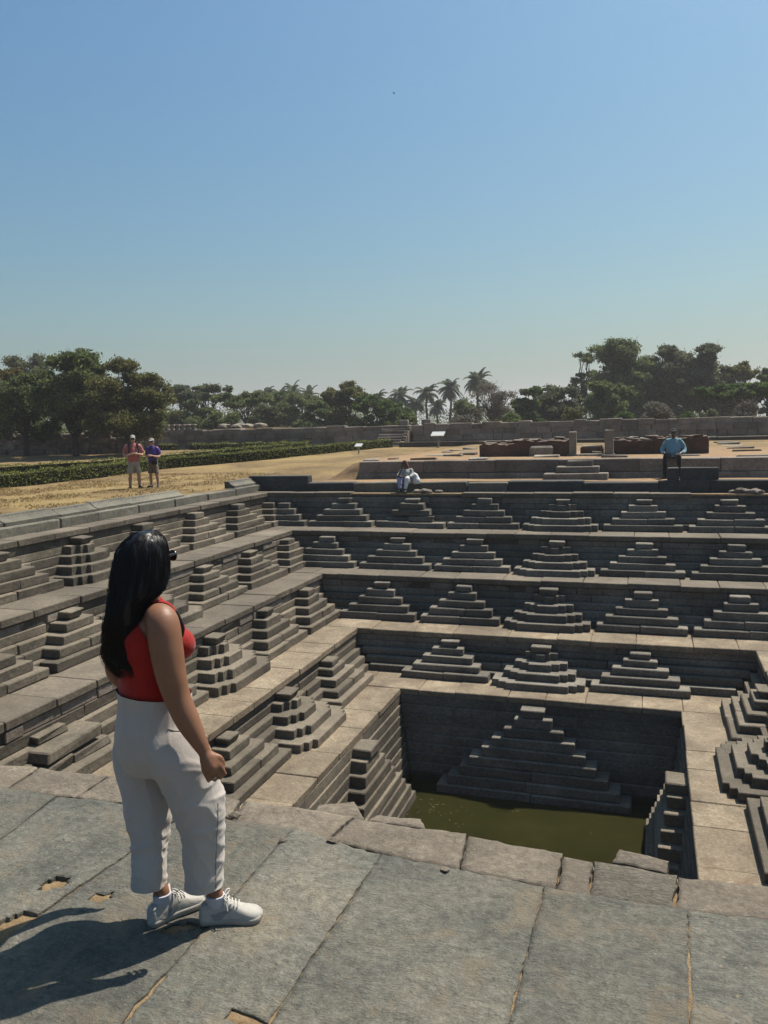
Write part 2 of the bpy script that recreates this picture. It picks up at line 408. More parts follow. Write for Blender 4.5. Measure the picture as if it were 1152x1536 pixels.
# ---- the pool pit below the lowest terrace
NP = 10; ZP0 = ZW-.25; hp = (ZT[4]-LIPT-ZP0)/NP
for sd_ in (SB, SL, SR, SN):
    u0, u1 = sd_.rng(4); w = None
    for k in range(NP):
        v = .36-.035*k
        if sd_.nm == 'N':
            x0, x1, y0, y1 = sd_.box(4, u0+v, u1-v, -.3, v); stone('wall_course', x0, x1, y0, y1, ZP0+k*hp, ZP0+k*hp+hp-.003, sd_.mat(), tank); continue
        if w is None: w = mesh('pit_wall', boxv(*sd_.box(4, u0, u1, -.3, -.04), ZP0, ZT[4]-LIPT), BOXF, M['core_stone'], tank)
        cc = cuts(u0+v, u1-v, 1.6, 3.0)
        for a, b_ in zip(cc[:-1], cc[1:]):
            x0, x1, y0, y1 = sd_.box(4, a+.002, b_-.002, -.1, v+U(-.006, .004))
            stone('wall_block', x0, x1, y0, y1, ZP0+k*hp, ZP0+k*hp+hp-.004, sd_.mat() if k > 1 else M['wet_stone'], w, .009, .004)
for sd_, uc in ((SB, XC+.03), (SL, YC), (SR, YC)):
    pyramid(sd_, 4, uc, 4.55 if sd_.nm == 'B' else 3.9, 'plain', None, 0, NP-1, ZP0, hp, .90 if sd_.nm == 'B' else .76, .52, label='tall stair pyramid rising from the water')
# ---- water
m, ntw, b = newmat('pool_water'); b.inputs['Roughness'].default_value = .03; b.inputs['Specular IOR Level'].default_value = .5; b.inputs['IOR'].default_value = 1.33
pos = ntw.nodes.new('ShaderNodeNewGeometry').outputs['Position']
ntw.links.new(ramp(ntw, noise_tex(ntw, 1.2, 4, .6, pos), [(.3, (.016, .0155, .0045)), (.7, (.026, .0245, .007))]), b.inputs['Base Color'])
b.inputs['Subsurface Weight'].default_value = 1; b.inputs['Subsurface Radius'].default_value = (1, .9, .5); b.inputs['Subsurface Scale'].default_value = .18
bump(ntw, b, noise_tex(ntw, 4, 3, .5, pos), .08, .03)
wa = mesh('water', [(xl(4), yn(4), ZW), (xr(4), yn(4), ZW), (xr(4), yb(4), ZW), (xl(4), yb(4), ZW)], [(0, 1, 2, 3)], M['pool_water']); tag(wa, 'still murky olive green water at the bottom of the tank', 'water', kind='structure')

fl = MB(); rl = random.Random(3)
for k in range(60):                                      # leaves and scum adrift on the water
    cx_, cy_ = (-4.2+rl.gauss(0, .35), 15.6+rl.gauss(0, .25)) if k < 40 else (rl.uniform(-4.6, .2), rl.uniform(11.5, 16.2))
    s_ = rl.uniform(.01, .035); a_ = rl.uniform(0, 6.3); c_, d_ = math.cos(a_)*s_, math.sin(a_)*s_; n_ = len(fl.V)
    fl.V += [(cx_+c_, cy_+d_, ZW+.004), (cx_-d_*.5, cy_+c_*.5, ZW+.006), (cx_-c_, cy_-d_, ZW+.004), (cx_+d_*.5, cy_-c_*.5, ZW+.005)]; fl.F.append((n_, n_+1, n_+2, n_+3))
flat('leaf_litter', (.12, .11, .05), .9, .1, var=.4)
tag(fl.build('floating_leaves', M['leaf_litter']), 'scattered dry leaves and scum adrift on the green water', 'leaves', kind='stuff')
# ================================================================== rim stones
ZL, ZR = .2, .3
rim = tag(empty('tank_rim', (XC, YB+.8, 0)), 'low grey stone kerb running round the upper edge of the stepped tank', 'kerb')
# left riser course
cc = cuts(3.5, YB+.5, 1.1, 1.9)
for a, b_ in zip(cc[:-1], cc[1:]): stone('rim_block', XL-.86, XL-.49+U(-.02, .02), a+.006, b_-.006, -.15, ZL+U(-.01, .01), M['rim_stone'], rim, .02, .01)
# rounded kerb stones on it
def kerb(x0, x1, y0, y1, z0, z1, mat, along='y'):
    """stone with a rounded, sloping inner top edge"""
    n = 6; prof = [(0, 0)]; w = (x1-x0) if along == 'y' else (y1-y0); hh = z1-z0
    prof = [(0, 0), (w, 0), (w, hh*.55)]+[(w-w*.55*math.sin(t*math.pi/2/4)*1.0, hh*.55+hh*.45*(1-math.cos(t*math.pi/2/4))**.6) for t in range(1, 5)]+[(0.02, hh), (0, hh-.02)]
    m_ = len(prof); V = []
    a0, a1 = (y0, y1) if along == 'y' else (x0, x1)
    for a in (a0, a0+.02, a1-.02, a1):
        s_ = .0 if a in (a0, a1) else 1
        for p, q in prof:
            pp = w/2+(p-w/2)*(1 if s_ else .95); qq = q*(1 if s_ else .97)
            V.append((x0+pp, a, z0+qq) if along == 'y' else (a, y1-pp, z0+qq))
    F = [tuple(range(m_))[::-1], tuple(range(3*m_, 4*m_))]
    for r in range(3):
        for j in range(m_): j2 = (j+1) % m_; F.append((r*m_+j, r*m_+j2, (r+1)*m_+j2, (r+1)*m_+j))
    o = mesh('kerb_stone', V, F, mat, rim)
    bm = bmesh.new(); bm.from_mesh(o.data); bmesh.ops.recalc_face_normals(bm, faces=bm.faces); bm.to_mesh(o.data); bm.free()
yk1 = on_z(245, 745, .2).y; yk2 = on_z(305, 733, .2).y
cc = cuts(3.6, yk1, 1.2, 1.9)
for a, b_ in zip(cc[:-1], cc[1:]): kerb(XL-1.05+U(-.03, .03), XL-.66+U(-.02, .02), a+.01, b_-.01, ZL-.1, ZL+.2+U(-.02, .02), M['rim_stone'])
cc = cuts(yk2, YB+.75, .9, 1.5)
for a, b_ in zip(cc[:-1], cc[1:]): kerb(XL-1.0+U(-.03, .03), XL-.62+U(-.02, .02), a+.01, b_-.01, ZL-.1, ZL+.24+U(-.02, .02), M['rim_stone'])
# back riser course and dark kerb pieces
cc = cuts(XL-.5, XR+.5, 1.2, 2.2)
for a, b_ in zip(cc[:-1], cc[1:]):
    if a > 2.6: continue
    stone('rim_block', a+.008, b_-.008, YB+.49+U(-.02, .02), YB+.9, -.15, ZR+U(-.04, .02), M['dark_block'] if a < -9 or a > -4.5 else M['rim_stone'], rim, .025, .02)
xa, xb_ = on_y(376, 720, YB+.7).x, on_y(465, 720, YB+.7).x
stone('kerb_block', xa, xb_, YB+.55, YB+.9, ZL, ZL+.30, M['dark_block'], rim, .02, .01)
for pa, pb in ((1001, 1018.5), (1020, 1078)):
    stone('kerb_block', on_y(pa, 715, YB+.7).x, on_y(pb, 715, YB+.7).x, YB+.6, YB+.92, ZR-.02, ZR+.36, M['dark_block'], rim, .02, .008)
# collapsed right end of the back rim: loose courses
for q in range(3):
    cc = cuts(2.75+U(0, .4), XR+.5, .7, 1.6)
    for a, b_ in zip(cc[:-1], cc[1:]):
        stone('rim_block', a+.01, b_-.01, YB+.55+U(-.1, .12), YB+1.0, -.2+q*.19, -.2+q*.19+.185, M['dark_block'] if q == 2 else M['rim_stone'], rim, .03, .035)

# rubble lying in the broken stretches of the rim
def rock(name, c, r, mat, sq=.7, seed=0, parent=None, sub=2):
    bm = bmesh.new(); bmesh.ops.create_icosphere(bm, subdivisions=sub, radius=1)
    q = Vector((seed*3.1, seed*1.7, seed*.9))
    for v in bm.verts:
        n = noise.noise(v.co*1.3+q)*.45+noise.noise(v.co*3+q)*.15
        v.co *= 1+n
    V = [(c[0]+v.co.x*r*1.2, c[1]+v.co.y*r, c[2]+max(-.5, v.co.z)*r*sq) for v in bm.verts]; F = [tuple(v.index for v in f.verts) for f in bm.faces]; bm.free()
    return mesh(name, V, F, mat, parent)
# ================================================================== ground and the near pavement
YW = 25.55                                              # retaining wall of the raised court
def g(x, y):
    z = ZL + .58*sstep(24, 46, y)
    if y > 23.9: z += .08*sstep(-12, -9, x)*(1-sstep(26, 40, y))
    c = sstep(-10.6, -9.3, x)*sstep(YW+.05, YW+.35, y)
    return z*(1-c)+.86*c if c else z
def hit(px, py):
    a = ray(px, py); t = 5.0
    for _ in range(4000):
        p = CAM+a*t
        if p.z <= g(p.x, p.y) or t > 900: return p
        t += .02 if t < 60 else .1
    return p
def gridlines(a, b, near0, near1, step):
    out = list(np.arange(near0, near1+1e-6, step)); x = near0; s = step
    while x > a: s *= 1.35; x -= s; out.append(x)
    x = near1; s = step
    while x < b: s *= 1.35; x += s; out.append(x)
    return out
gx = sorted(set(np.round(gridlines(-1500, 1500, -40, 20, .8)+[XL-.7, XR+.7, -10.6, -9.95, -9.3], 3)))
gy = sorted(set(np.round(gridlines(-900, 2500, -6, 56, .8)+[YB+.7, 3.0, YW+.05, YW+.2, YW+.35], 3)))
V = []; F = []
for y in gy:
    for x in gx:
        inp = -9 < x < 9 and y < 3.2
        V.append((x, y, -.2 if inp else g(x, y) + noise.noise(Vector((x*.6, y*.6, 0)))*.03 if y < 300 else g(x, y)))
n = len(gx)
for j in range(len(gy)-1):
    for i in range(n-1):
        cx, cy = (gx[i]+gx[i+1])/2, (gy[j]+gy[j+1])/2
        if XL-.7 < cx < XR+.7 and 3.0 < cy < YB+.7: continue
        F.append((j*n+i, j*n+i+1, (j+1)*n+i+1, (j+1)*n+i))
tag(mesh('ground', V, F, M['ground'], loc=(0, 0, 0), smooth=True), 'dry straw coloured grass and bare earth round the stepped tank', 'ground', kind='structure')

pav = tag(mesh('pavement', boxv(-9, 9, -4, 3.36, -.35, -.014)+boxv(-9, 9, 3.361, 3.7, -.35, -.06), BOXF+[tuple(i+8 for i in f) for f in BOXF], M['joint_dirt']), 'pavement of large worn grey stone slabs', 'pavement', kind='structure')
def W(p, z=0):
    q = on_z(p[0], p[1], z); return (q.x, q.y)
def quad_slab(c, zt, thick, mat, res=.03, holes=(), rough=.004, chip=.02, name='paving_slab', tilt=0):
    """c: far-left, far-right, near-right, near-left in plan"""
    fl, fr, nr, nl = [Vector((*p, 0)) for p in c]
    nu = max(4, int(max((fr-fl).length, (nr-nl).length)/res)); nv = max(4, int(max((fl-nl).length, (fr-nr).length)/res))
    nu, nv = min(nu, 90), min(nv, 90)
    bm = bmesh.new(); G = []
    s0 = U(0, 50)
    for j in range(nv+1):
        row = []
        for i in range(nu+1):
            u, v = i/nu, j/nv
            p = (nl*(1-u)+nr*u)*(1-v)+(fl*(1-u)+fr*u)*v
            ed = min(u, 1-u)*(fr-fl).length, min(v, 1-v)*(fl-nl).length
            e = min(ed)
            q = noise.noise(Vector((p.x*5+s0, p.y*5, 0)))*.7+noise.noise(Vector((p.x*16+s0, p.y*16, 3)))*.5
            z = zt + rough*2*noise.noise(Vector((p.x*2.2, p.y*2.2, s0)))+rough*noise.noise(Vector((p.x*9, p.y*9, s0)))+tilt*(v-.5)
            if e < 1e-5:
                cc = (fl+fr+nr+nl)/4; d = (cc-p).normalized(); p = p+d*(.004+max(0, q)*chip); z -= .006
            elif e < .05: z -= .004*(1-e/.05)
            row.append(bm.verts.new((p.x, p.y, z)))
        G.append(row)
    for j in range(nv):
        for i in range(nu):
            vs = (G[j][i], G[j][i+1], G[j+1][i+1], G[j+1][i])
            m_ = sum((v.co for v in vs), Vector())/4; skip = False
            for hx, hy, rx, ry, an in holes:
                dx, dy = m_.x-hx, m_.y-hy; ca, sa = math.cos(an), math.sin(an)
                a, b_ = (dx*ca+dy*sa)/rx, (-dx*sa+dy*ca)/ry
                if a*a+b_*b_+.7*noise.noise(Vector((m_.x*14, m_.y*14, 5))) < 1: skip = True
            if not skip: bm.faces.new(vs)
    for v in [v for v in bm.verts if not v.link_faces]: bm.verts.remove(v)
    be = [e for e in bm.edges if len(e.link_faces) == 1]
    for v in {v for e in be for v in e.verts}:
        v.co.x += U(-.004, .004); v.co.y += U(-.004, .004)
    ex = bmesh.ops.extrude_edge_only(bm, edges=be)
    for v in [q for q in ex['geom'] if isinstance(q, bmesh.types.BMVert)]: v.co.z = zt-thick+U(-.01, .01)
    bmesh.ops.recalc_face_normals(bm, faces=bm.faces)
    for f in bm.faces: f.smooth = abs(f.normal.z) > .8
    V = [v.co[:] for v in bm.verts]; bm.verts.index_update(); F = [tuple(v.index for v in f.verts) for f in bm.faces]; sm = [f.smooth for f in bm.faces]; bm.free()
    o = mesh(name, V, F, mat, pav); o.data.polygons.foreach_set('use_smooth', sm); return o
def ext(f, b, y):
    """continue a joint line (front pixel, back pixel) to plan depth y"""
    p, q = Vector(W(f)), Vector(W(b)); t = (y-p.y)/(q.y-p.y); return (p.x+(q.x-p.x)*t, y)
J = [((-330, 1120), (-420, 1150)), ((85, 1193), (0, 1257)), ((286, 1214), (0, 1410)), ((440, 1240), (180, 1536)), ((572, 1279), (400, 1536)), ((817, 1326), (762, 1536)), ((1031, 1361), (1034, 1536)), ((1290, 1395), (1370, 1536)), ((1700, 1450), (2000, 1536))]
HB = .95
def H(px, py, rx, ry, an=0): w_ = W((px, py)); return (w_[0], w_[1], rx, ry, an)
holes = {1: [H(76, 1327, .07, .05, .6), H(128, 1341, .09, .045, .4), H(25, 1226, .05, .04), H(35, 1385, .20, .065, .75)],
         2: [H(268, 1391, .07, .03, .5), H(150, 1345, .06, .03, .4)], 3: [H(372, 1533, .10, .03, -.2)]}
for k in range(len(J)-1):
    (f0, b0), (f1, b1) = J[k], J[k+1]
    quad_slab([W(f0), W(f1), ext(f1, b1, HB), ext(f0, b0, HB)], U(-.004, .004), .16, M['platform_slab'], .024 if 0 < k < 7 else .08, holes.get(k, ()), .005, .018)
    a, b_ = ext(f0, b0, HB-.015), ext(f1, b1, HB-.015)
    quad_slab([a, b_, (b_[0]+U(-.1, .1), -2.6), (a[0], -2.6)], U(-.005, .005), .16, M['platform_slab'], .12)
for hs_l in holes.values():
    for hx, hy, rx, ry, an in hs_l:
        if rx > .15: continue
        q = MB(); q.V.append((hx, hy, -.006)); m_ = 18
        for rr_, zz in ((.7, -.009), (1.5, -.02)):
            for j in range(m_):
                t = 2*math.pi*j/m_; a, b_ = rx*rr_*math.cos(t), ry*rr_*math.sin(t); q.V.append((hx+a*math.cos(an)-b_*math.sin(an), hy+a*math.sin(an)+b_*math.cos(an), zz+U(-.004, .003)))
        for j in range(m_): j2 = (j+1) % m_; q.F += [(0, 1+j, 1+j2), (1+j, 1+m_+j, 1+m_+j2, 1+j2)]
        q.build('dirt_fill', M['joint_dirt'], pav, None, True)
# the front strip along the tank's edge, a hand lower
zf = -.022
def strip(pts_far, pts_near, z, mats, th=.28):
    for k in range(len(pts_far)-1):
        quad_slab([W(pts_far[k], z), W(pts_far[k+1], z), W(pts_near[k+1], z), W(pts_near[k], z)], z+U(-.006, .006), th, M[mats[k % len(mats)]], .03, (), .006, .018)
strip([(-260, 1118), (60, 1151), (163, 1163), (290, 1181), (362, 1200)], [(-330, 1143), (8, 1184), (113, 1196), (285, 1216), (345, 1226)], -.02, ['platform_brown'])
strip([(366, 1200), (532, 1226), (701, 1252), (845, 1280), (891, 1290), (1017, 1311), (1215, 1334), (1600, 1375)],
      [(350, 1232), (490, 1262), (690, 1305), (834, 1334), (883, 1345), (1012, 1364), (1240, 1395), (1690, 1455)], zf,
      ['platform_brown', 'platform_brown', 'platform_brown', 'platform_brown', 'chiselled', 'platform_brown', 'platform_slab'])
# blocks of the first step down, standing a little proud of the edge
for c, z in (([(478, 1204), (532, 1200), (548, 1228), (466, 1222)], -.10), ([(566, 1222), (632, 1226), (640, 1240), (548, 1230)], -.12), ([(928, 1272), (1004, 1291), (1001, 1308), (918, 1293)], -.08)):
    quad_slab([W(p, z) for p in c], z, .3, M['platform_brown'], .025, (), .006, .012, 'edge_block')
for k in range(22):                                       # second rank of step blocks below the edge, mostly out of sight
    x = -8.8+k*.8
    stone('edge_block', x, x+.78, YN-.1, YN+.22, -.75, -.42+U(-.02, .02), M['platform_brown'], pav, .02, .02)
# thin broken flake lying by the edge
for px, py, r in ((352, 1224, .035), (425, 1262, .02), (668, 1306, .022), (500, 1262, .03)):
    w_ = W((px, py)); rock('stone_chip', (w_[0], w_[1], .005), r, M['platform_brown'], .5, px, pav, 1)

# ================================================================== raised court behind the tank
def course_wall(name, x0, x1, y0, y1, courses, mat, lo, hi, label, cat, jit=.012):
    t = tag(empty(name, ((x0+x1)/2, (y0+y1)/2, courses[0][0])), label, cat)
    for z0, z1, pr in courses:
        cc = cuts(x0, x1, lo, hi)
        for a, b_ in zip(cc[:-1], cc[1:]):
            stone('stone_block', a+.006, b_-.006, y0-pr+U(-.015, .015), y1, z0, z1-.006, mat, t, .018, jit)
    return t
xw0 = on_y(539, 705, YW).x
rw = course_wall('retaining_wall', xw0, 16, YW, YW+.45, [(.1, .47, .06), (.47, .87, 0)], M['wall_stone'], 1.3, 2.8, 'long low wall of dressed stone blocks facing the tank behind its bare earth path', 'wall')
st = tag(empty('stone_steps', (on_y(863, 715, YW-.5).x, YW-.5, .27)), 'three stone steps set against the low dressed wall', 'steps')
for pa, pb, z0, z1, y0 in ((815, 912, .2, .47, YW-.75), (833, 898, .47, .66, YW-.48), (848, 888, .66, .83, YW-.28)):
    stone('step', on_y(pa, 705, YW-.6).x, on_y(pb, 705, YW-.6).x, y0, YW-.063, z0, z1, M['wall_stone'], st, .02, .012)
# loose flat stones lying about
def flat_stone(px, py, w, d, h, label, grp=None, mat='pale_stone'):
    p = hit(px, py); o = stone('flat_stone', p.x-w/2, p.x+w/2, p.y-d/2, p.y+d/2, p.z-.03, p.z+h, M[mat], None, .02, .04)
    tag(o, label, 'stone', grp)
FSL = 'flat weathered stone half sunk in the bare earth of the raised court'; FSG = 'flat stones lying on the raised court'
for px, py, w, d in ((558, 691, .5, .3), (590, 689, .35, .25), (636, 690, .9, .35), (655, 684, .8, .4), (680, 684, .7, .4), (702, 682, .7, .4), (690, 676, .8, .5), (705, 674, .6, .5), (717, 690, .6, .3), (672, 679, .4, .4), (820, 686, .8, .3), (828, 683, .6, .4), (922, 686, .8, .35), (1030, 684, .8, .3), (1033, 680, .8, .3), (1092, 666, .9, .6), (1100, 669, .8, .6), (1110, 673, .9, .6), (1120, 676, .9, .6), (1135, 684, 1.1, .5), (1085, 664, .8, .6)):
    FSL, FSG = (('flat weathered stone sunk in the earth between the stair and the brick base', 'flat stones between stair and ruin') if px < 720 else ('flat pale stone lying before the pale squared block', 'flat stones before the squared block') if px < 900 else ('flat stone lying in front of the right doorway post', None) if px < 1000 else ('flat pale stone lying just behind the seated guard', 'flat stones behind the guard') if px < 1050 else ('flat pale stone in the line of paving right of the brick base', 'line of flat stones right of the ruin'))
    flat_stone(px, py, w, d, U(.03, .09), FSL, FSG, rng.choice(('pale_stone', 'wall_stone', 'ruin_top')))
# ruined brick bases
def ruin(px0, px1, pyb, pyt0, pyt1, dep, label, pale=None):
    p0, p1 = hit(px0, pyb), hit(px1, pyb); y = (p0.y+p1.y)/2; x0, x1 = p0.x, p1.x; zb = .84
    ht = lambda f: (on_y(px0+(px1-px0)*f, pyt0+(pyt1-pyt0)*f, y+.2).z-zb)
    t = tag(empty('brick_ruin', ((x0+x1)/2, y+dep/2, zb)), label, 'ruin')
    nx, ny = 46, 12; V = []; F = []
    for j in range(ny+1):
        for i in range(nx+1):
            x = x0+(x1-x0)*i/nx; yy = y+dep*j/ny
            h = ht(i/nx)+.10*noise.noise(Vector((x*1.6, yy*2, 1)))+.06*noise.noise(Vector((x*5, yy*5, 2)))-.12*sstep(.5, 1, j/ny)
            V.append((x+U(-.02, .02), yy+.04*noise.noise(Vector((x*3, 0, 7))), zb+h))
    n = nx+1
    for j in range(ny):
        for i in range(nx): F.append((j*n+i, j*n+i+1, (j+1)*n+i+1, (j+1)*n+i))
    bd = [i for i in range(n)]+[j*n+nx for j in range(1, ny+1)]+[ny*n+i for i in range(nx-1, -1, -1)]+[j*n for j in range(ny-1, 0, -1)]
    b0 = len(V); V += [(V[i][0], V[i][1], zb-.1) for i in bd]
    for k in range(len(bd)): k2 = (k+1) % len(bd); F.append((bd[k], b0+k, b0+k2, bd[k2]))
    mesh('brick_body', V, F, M['brick_ruin'], t)
    for k in range(26):
        f = rng.random(); x = x0+(x1-x0)*f; yy = y+U(.0, dep*.5)
        w, d, h = U(.18, .5), U(.15, .3), U(.04, .09); z = zb+ht(f)+U(-.05, .07)
        stone('top_stone', x-w/2, x+w/2, yy-.06, yy+d, z, z+h, M[rng.choice(('ruin_top', 'brick_ruin', 'ruin_top'))], t, .015, .03)
    return t, y
_, yr = ruin(723, 851, 685, 668, 659, 1.6, 'crumbling dark brick base beside the pale squared block, left of the doorway pillars')
ruin(921, 1065, 681, 662, 656, 1.8, 'crumbling dark red brick base behind the seated guard')
p = hit(795, 685); q = hit(828, 685)
tag(stone('squared_block', p.x, q.x, yr-.22, yr+.5, .8, .86+.36, M['pale_stone'], None, .06, .03), 'pale squared stone block leaning against the crumbling brick base', 'stone')
for px0, px1, pt, lb in ((853, 864.5, 648, 'short upright stone post with flat top next to the pale squared block'), (907, 920, 645, 'short upright stone post next to the brick base behind the guard')):
    x0, x1 = on_y(px0, 680, yr).x, on_y(px1, 680, yr).x
    pl = tag(empty('stone_pillar', ((x0+x1)/2, yr+.12, .84)), lb, 'pillar')
    stone('shaft', x0, x1, yr, yr+.26, .8, on_y(px0, pt, yr).z, M['pale_stone'], pl, .015, .01)
    stone('plinth', x0-.05, x1+.05, yr-.05, yr+.32, .78, .93, M['wall_stone'], pl, .015, .01)
th = tag(empty('door_threshold', (on_y(886, 680, yr).x, yr+.3, .84)), 'low stone threshold steps between the two upright posts', 'threshold')
xa, xb_ = on_y(865.5, 680, yr).x+.06, on_y(906, 680, yr).x-.06
stone('sill', xa, xb_, yr-.1, yr+.35, .82, .93, M['pale_stone'], th, .015, .01); stone('riser', xa, xb_, yr+.5, yr+1.3, .82, 1.12, M['brick_ruin'], th, .02, .02)
stone('upper_slab', xa+.05, xb_, yr+.5, yr+1.0, 1.125, 1.19, M['pale_stone'], th, .015, .02); stone('loose_slab', xa+.4, xb_-.05, yr+.38, yr+.49, .94, 1.0, M['pale_stone'], th, .015, .02)
# rubble of the broken rim
k = 0
for px, py, z, r, lb in ((625, 737, .02, .12, 0), (640, 738, .0, .14, 0), (652, 740, 0, .1, 0), (633, 741, -.02, .09, 0), (1118, 742, .05, .17, 1), (1130, 745, .05, .14, 1), (1142, 741, .05, .16, 1), (1150, 747, .02, .12, 1), (1136, 749, 0, .1, 1), (1108, 746, .0, .1, 1)):
    k += 1; p = on_z(px, py, z)
    tag(rock('rubble_stone', (p.x, YB+.25+U(-.15, .1), -.02+r*.2), r, M['rubble_stone'], .7, k), ('rough stone lying in the gap of the rim by the seated woman', 'rough pale stone in the collapsed rim by the dark kerb blocks')[lb], 'stone', ('rubble by the seated woman', 'rubble in the collapsed rim')[lb])
tag(mesh('rim_earth', boxv(XL+.1, XR-.1, YB+.05, YB+.5, -.3, -.03), BOXF, M['joint_dirt']), 'bare orange earth where rim slabs are missing', 'earth', kind='structure')

# ================================================================== far enclosure wall, its stair and the rubble wall
YE = 48.0; GZ = .72
def far_wall(px0, px1, ztop, label):
    x0, x1 = on_y(px0, 650, YE).x, on_y(px1, 650, YE).x
    t = tag(empty('enclosure_wall', ((x0+x1)/2, YE, GZ)), label, 'wall')
    mesh('wall_core', boxv(x0+.05, x1-.05, YE+.1, YE+.7, GZ-.3, ztop-.1), BOXF, M['core_stone'], t)
    z = GZ; hs = [.36, .32, .34, .33]; tot = sum(hs)
    for k, h in enumerate(hs):
        h *= (ztop-GZ)/tot
        cc = cuts(x0, x1, .5, 1.5)
        for a, b_ in zip(cc[:-1], cc[1:]):
            zt = z+h+(U(-.08, .05) if k == 3 else U(-.02, .02)); 
            stone('wall_block', a+.012, b_-.012, YE+U(-.05, .05), YE+.62, z-.03 if k else z-.3, zt, M['wall_stone'], t, .03, .02)
        z += h
far_wall(95, 573, 2.07, 'long far enclosure wall of dark stone blocks left of the stone stair')
far_wall(618, 1500, 2.10, 'long far enclosure wall of dressed blocks right of the stone stair')
xs0, xs1 = on_y(574, 640, YE).x, on_y(615, 640, YE).x
sw = tag(empty('wall_stair', ((xs0+xs1)/2, YE-.8, GZ)), 'flight of brown stone steps climbing the far enclosure wall', 'stairs')
for k in range(8):
    z0 = GZ+k*.165; y0 = YE-1.9+k*.26
    stone('step', xs0, xs1-.22, y0, YE+.7, z0-.02 if k else z0-.3, z0+.16, M['rubble_stone'], sw, .02, .03)
for k in range(9):                                       # right hand stair cheek of rough stones
    z1 = GZ+.1+k*.16; stone('cheek_stone', xs1-.2, xs1+.05, YE-1.9+k*.26, YE-1.9+k*.26+.27, GZ-.2, z1+.1, M['rubble_stone'], sw, .03, .03)
mesh('stair_core', boxv(xs0-.2, xs1+.3, YE+.65, YE+.9, GZ-.3, 2.0), BOXF, M['core_stone'], sw)
for px in (606.5, 640):
    p = on_y(px, 632, YE+.5); tag(stone('coping_block', p.x-.28, p.x+.28, YE+.25, YE+.6, 2.02, 2.36, M['pale_stone'], None, .03, .02), 'small pale block standing on the far wall beside the stair', 'stone', 'blocks on the wall top by the stair')
# pierced parapet pieces on the wall, left
for k in range(7):
    p = on_y(243+k*8, 640, YE+.3); t = tag(empty('parapet_piece', (p.x, YE+.3, 2.05)), 'pale notched parapet stone on top of the far wall behind the two tourists', 'parapet', 'notched parapet stones')
    stone('base', p.x-.17, p.x+.17, YE+.15, YE+.45, 2.0, 2.16, M['pale_stone'], t, .02, .02); stone('upright', p.x-.1, p.x+.08, YE+.2, YE+.4, 2.161, 2.38, M['pale_stone'], t, .02, .02); stone('cap', p.x-.16, p.x+.16, YE+.17, YE+.43, 2.381, 2.47, M['pale_stone'], t, .02, .02)
for px, r in ((335, .45), (357, .4), (373, .35), (392, .4)):
    p = on_y(px, 637, YE+6); tag(rock('boulder', (p.x, YE+6, 2.25), r, M['pale_stone'], .6, px), 'pale rounded boulder showing above the far enclosure wall', 'boulder', 'boulders behind the wall')
tag(mesh('bank', boxv(on_y(95, 640, YE+10).x-6, on_y(420, 640, YE+10).x, YE+4, YE+12, 0, 2.15), BOXF, M['ground']), 'earth bank behind the far enclosure wall', 'bank', kind='structure')
# low plinth strip along the foot of the wall
x0, x1 = on_y(598, 660, YE-3).x, on_y(1500, 660, YE-3).x
cc = cuts(x0, x1, 2.5, 5); lp = tag(empty('low_plinth', ((x0+x1)/2, YE-3, GZ)), 'dark low plinth running along the foot of the far wall', 'plinth')
for a, b_ in zip(cc[:-1], cc[1:]): stone('plinth_block', a+.01, b_-.01, YE-3, YE-2.4, GZ-.2, GZ+.34, M['core_stone'], lp, .03, .02)
# rubble wall behind the left trees
yrb = 42.5; xa, xb_ = on_y(-60, 660, yrb).x, on_y(205, 660, yrb).x
rb = tag(empty('rubble_wall', ((xa+xb_)/2, yrb, .6)), 'rough rubble wall of mixed stones behind the left trees', 'wall')
mesh('wall_core', boxv(xa, xb_, yrb+.15, yrb+.7, .3, 1.9), BOXF, M['core_stone'], rb)
z = .5
for k in range(5):
    cc = cuts(xa, xb_, .3, .95); h = .31
    for a, b_ in zip(cc[:-1], cc[1:]):
        if k == 4 and rng.random() < .25: continue
        stone('rubble_block', a+.01, b_-.01, yrb+U(-.12, .08), yrb+.5, z-.05, z+h+U(-.06, .04), M['rubble_stone'], rb, .05, .05)
    z += h
# information boards
def board(px, pyp, d, w, dep, tilt, label):
    p = on_y(px, pyp, d); p.z = g(p.x, d); t = tag(empty('information_board', p), label, 'sign')
    zt = on_y(px, pyp, d).z
    V = [Vector(v) for v in boxv(-w/2, w/2, -dep/2, dep/2, -.025, .025)]
    V = [(p.x+v.x, d+v.y*math.cos(tilt)-v.z*math.sin(tilt), zt+v.y*math.sin(tilt)+v.z*math.cos(tilt)) for v in V]
    mesh('panel', V, BOXF, M['board_white'], t)
    mesh('post', boxv(p.x-.06*w, p.x+.06*w, d-.05, d+.05, p.z-.1, zt-.02), BOXF, M['board_post'], t)
flat('board_white', (.62, .62, .59), .5, var=.04); flat('board_post', (.30, .27, .22), .7)
board(657, 651, 44.2, .74, .5, .45, 'white tilted information board on a post before the far wall right of the stair')
board(538, 668, 39.0, .36, .32, .45, 'small white tilted information board at the end of the clipped hedge')
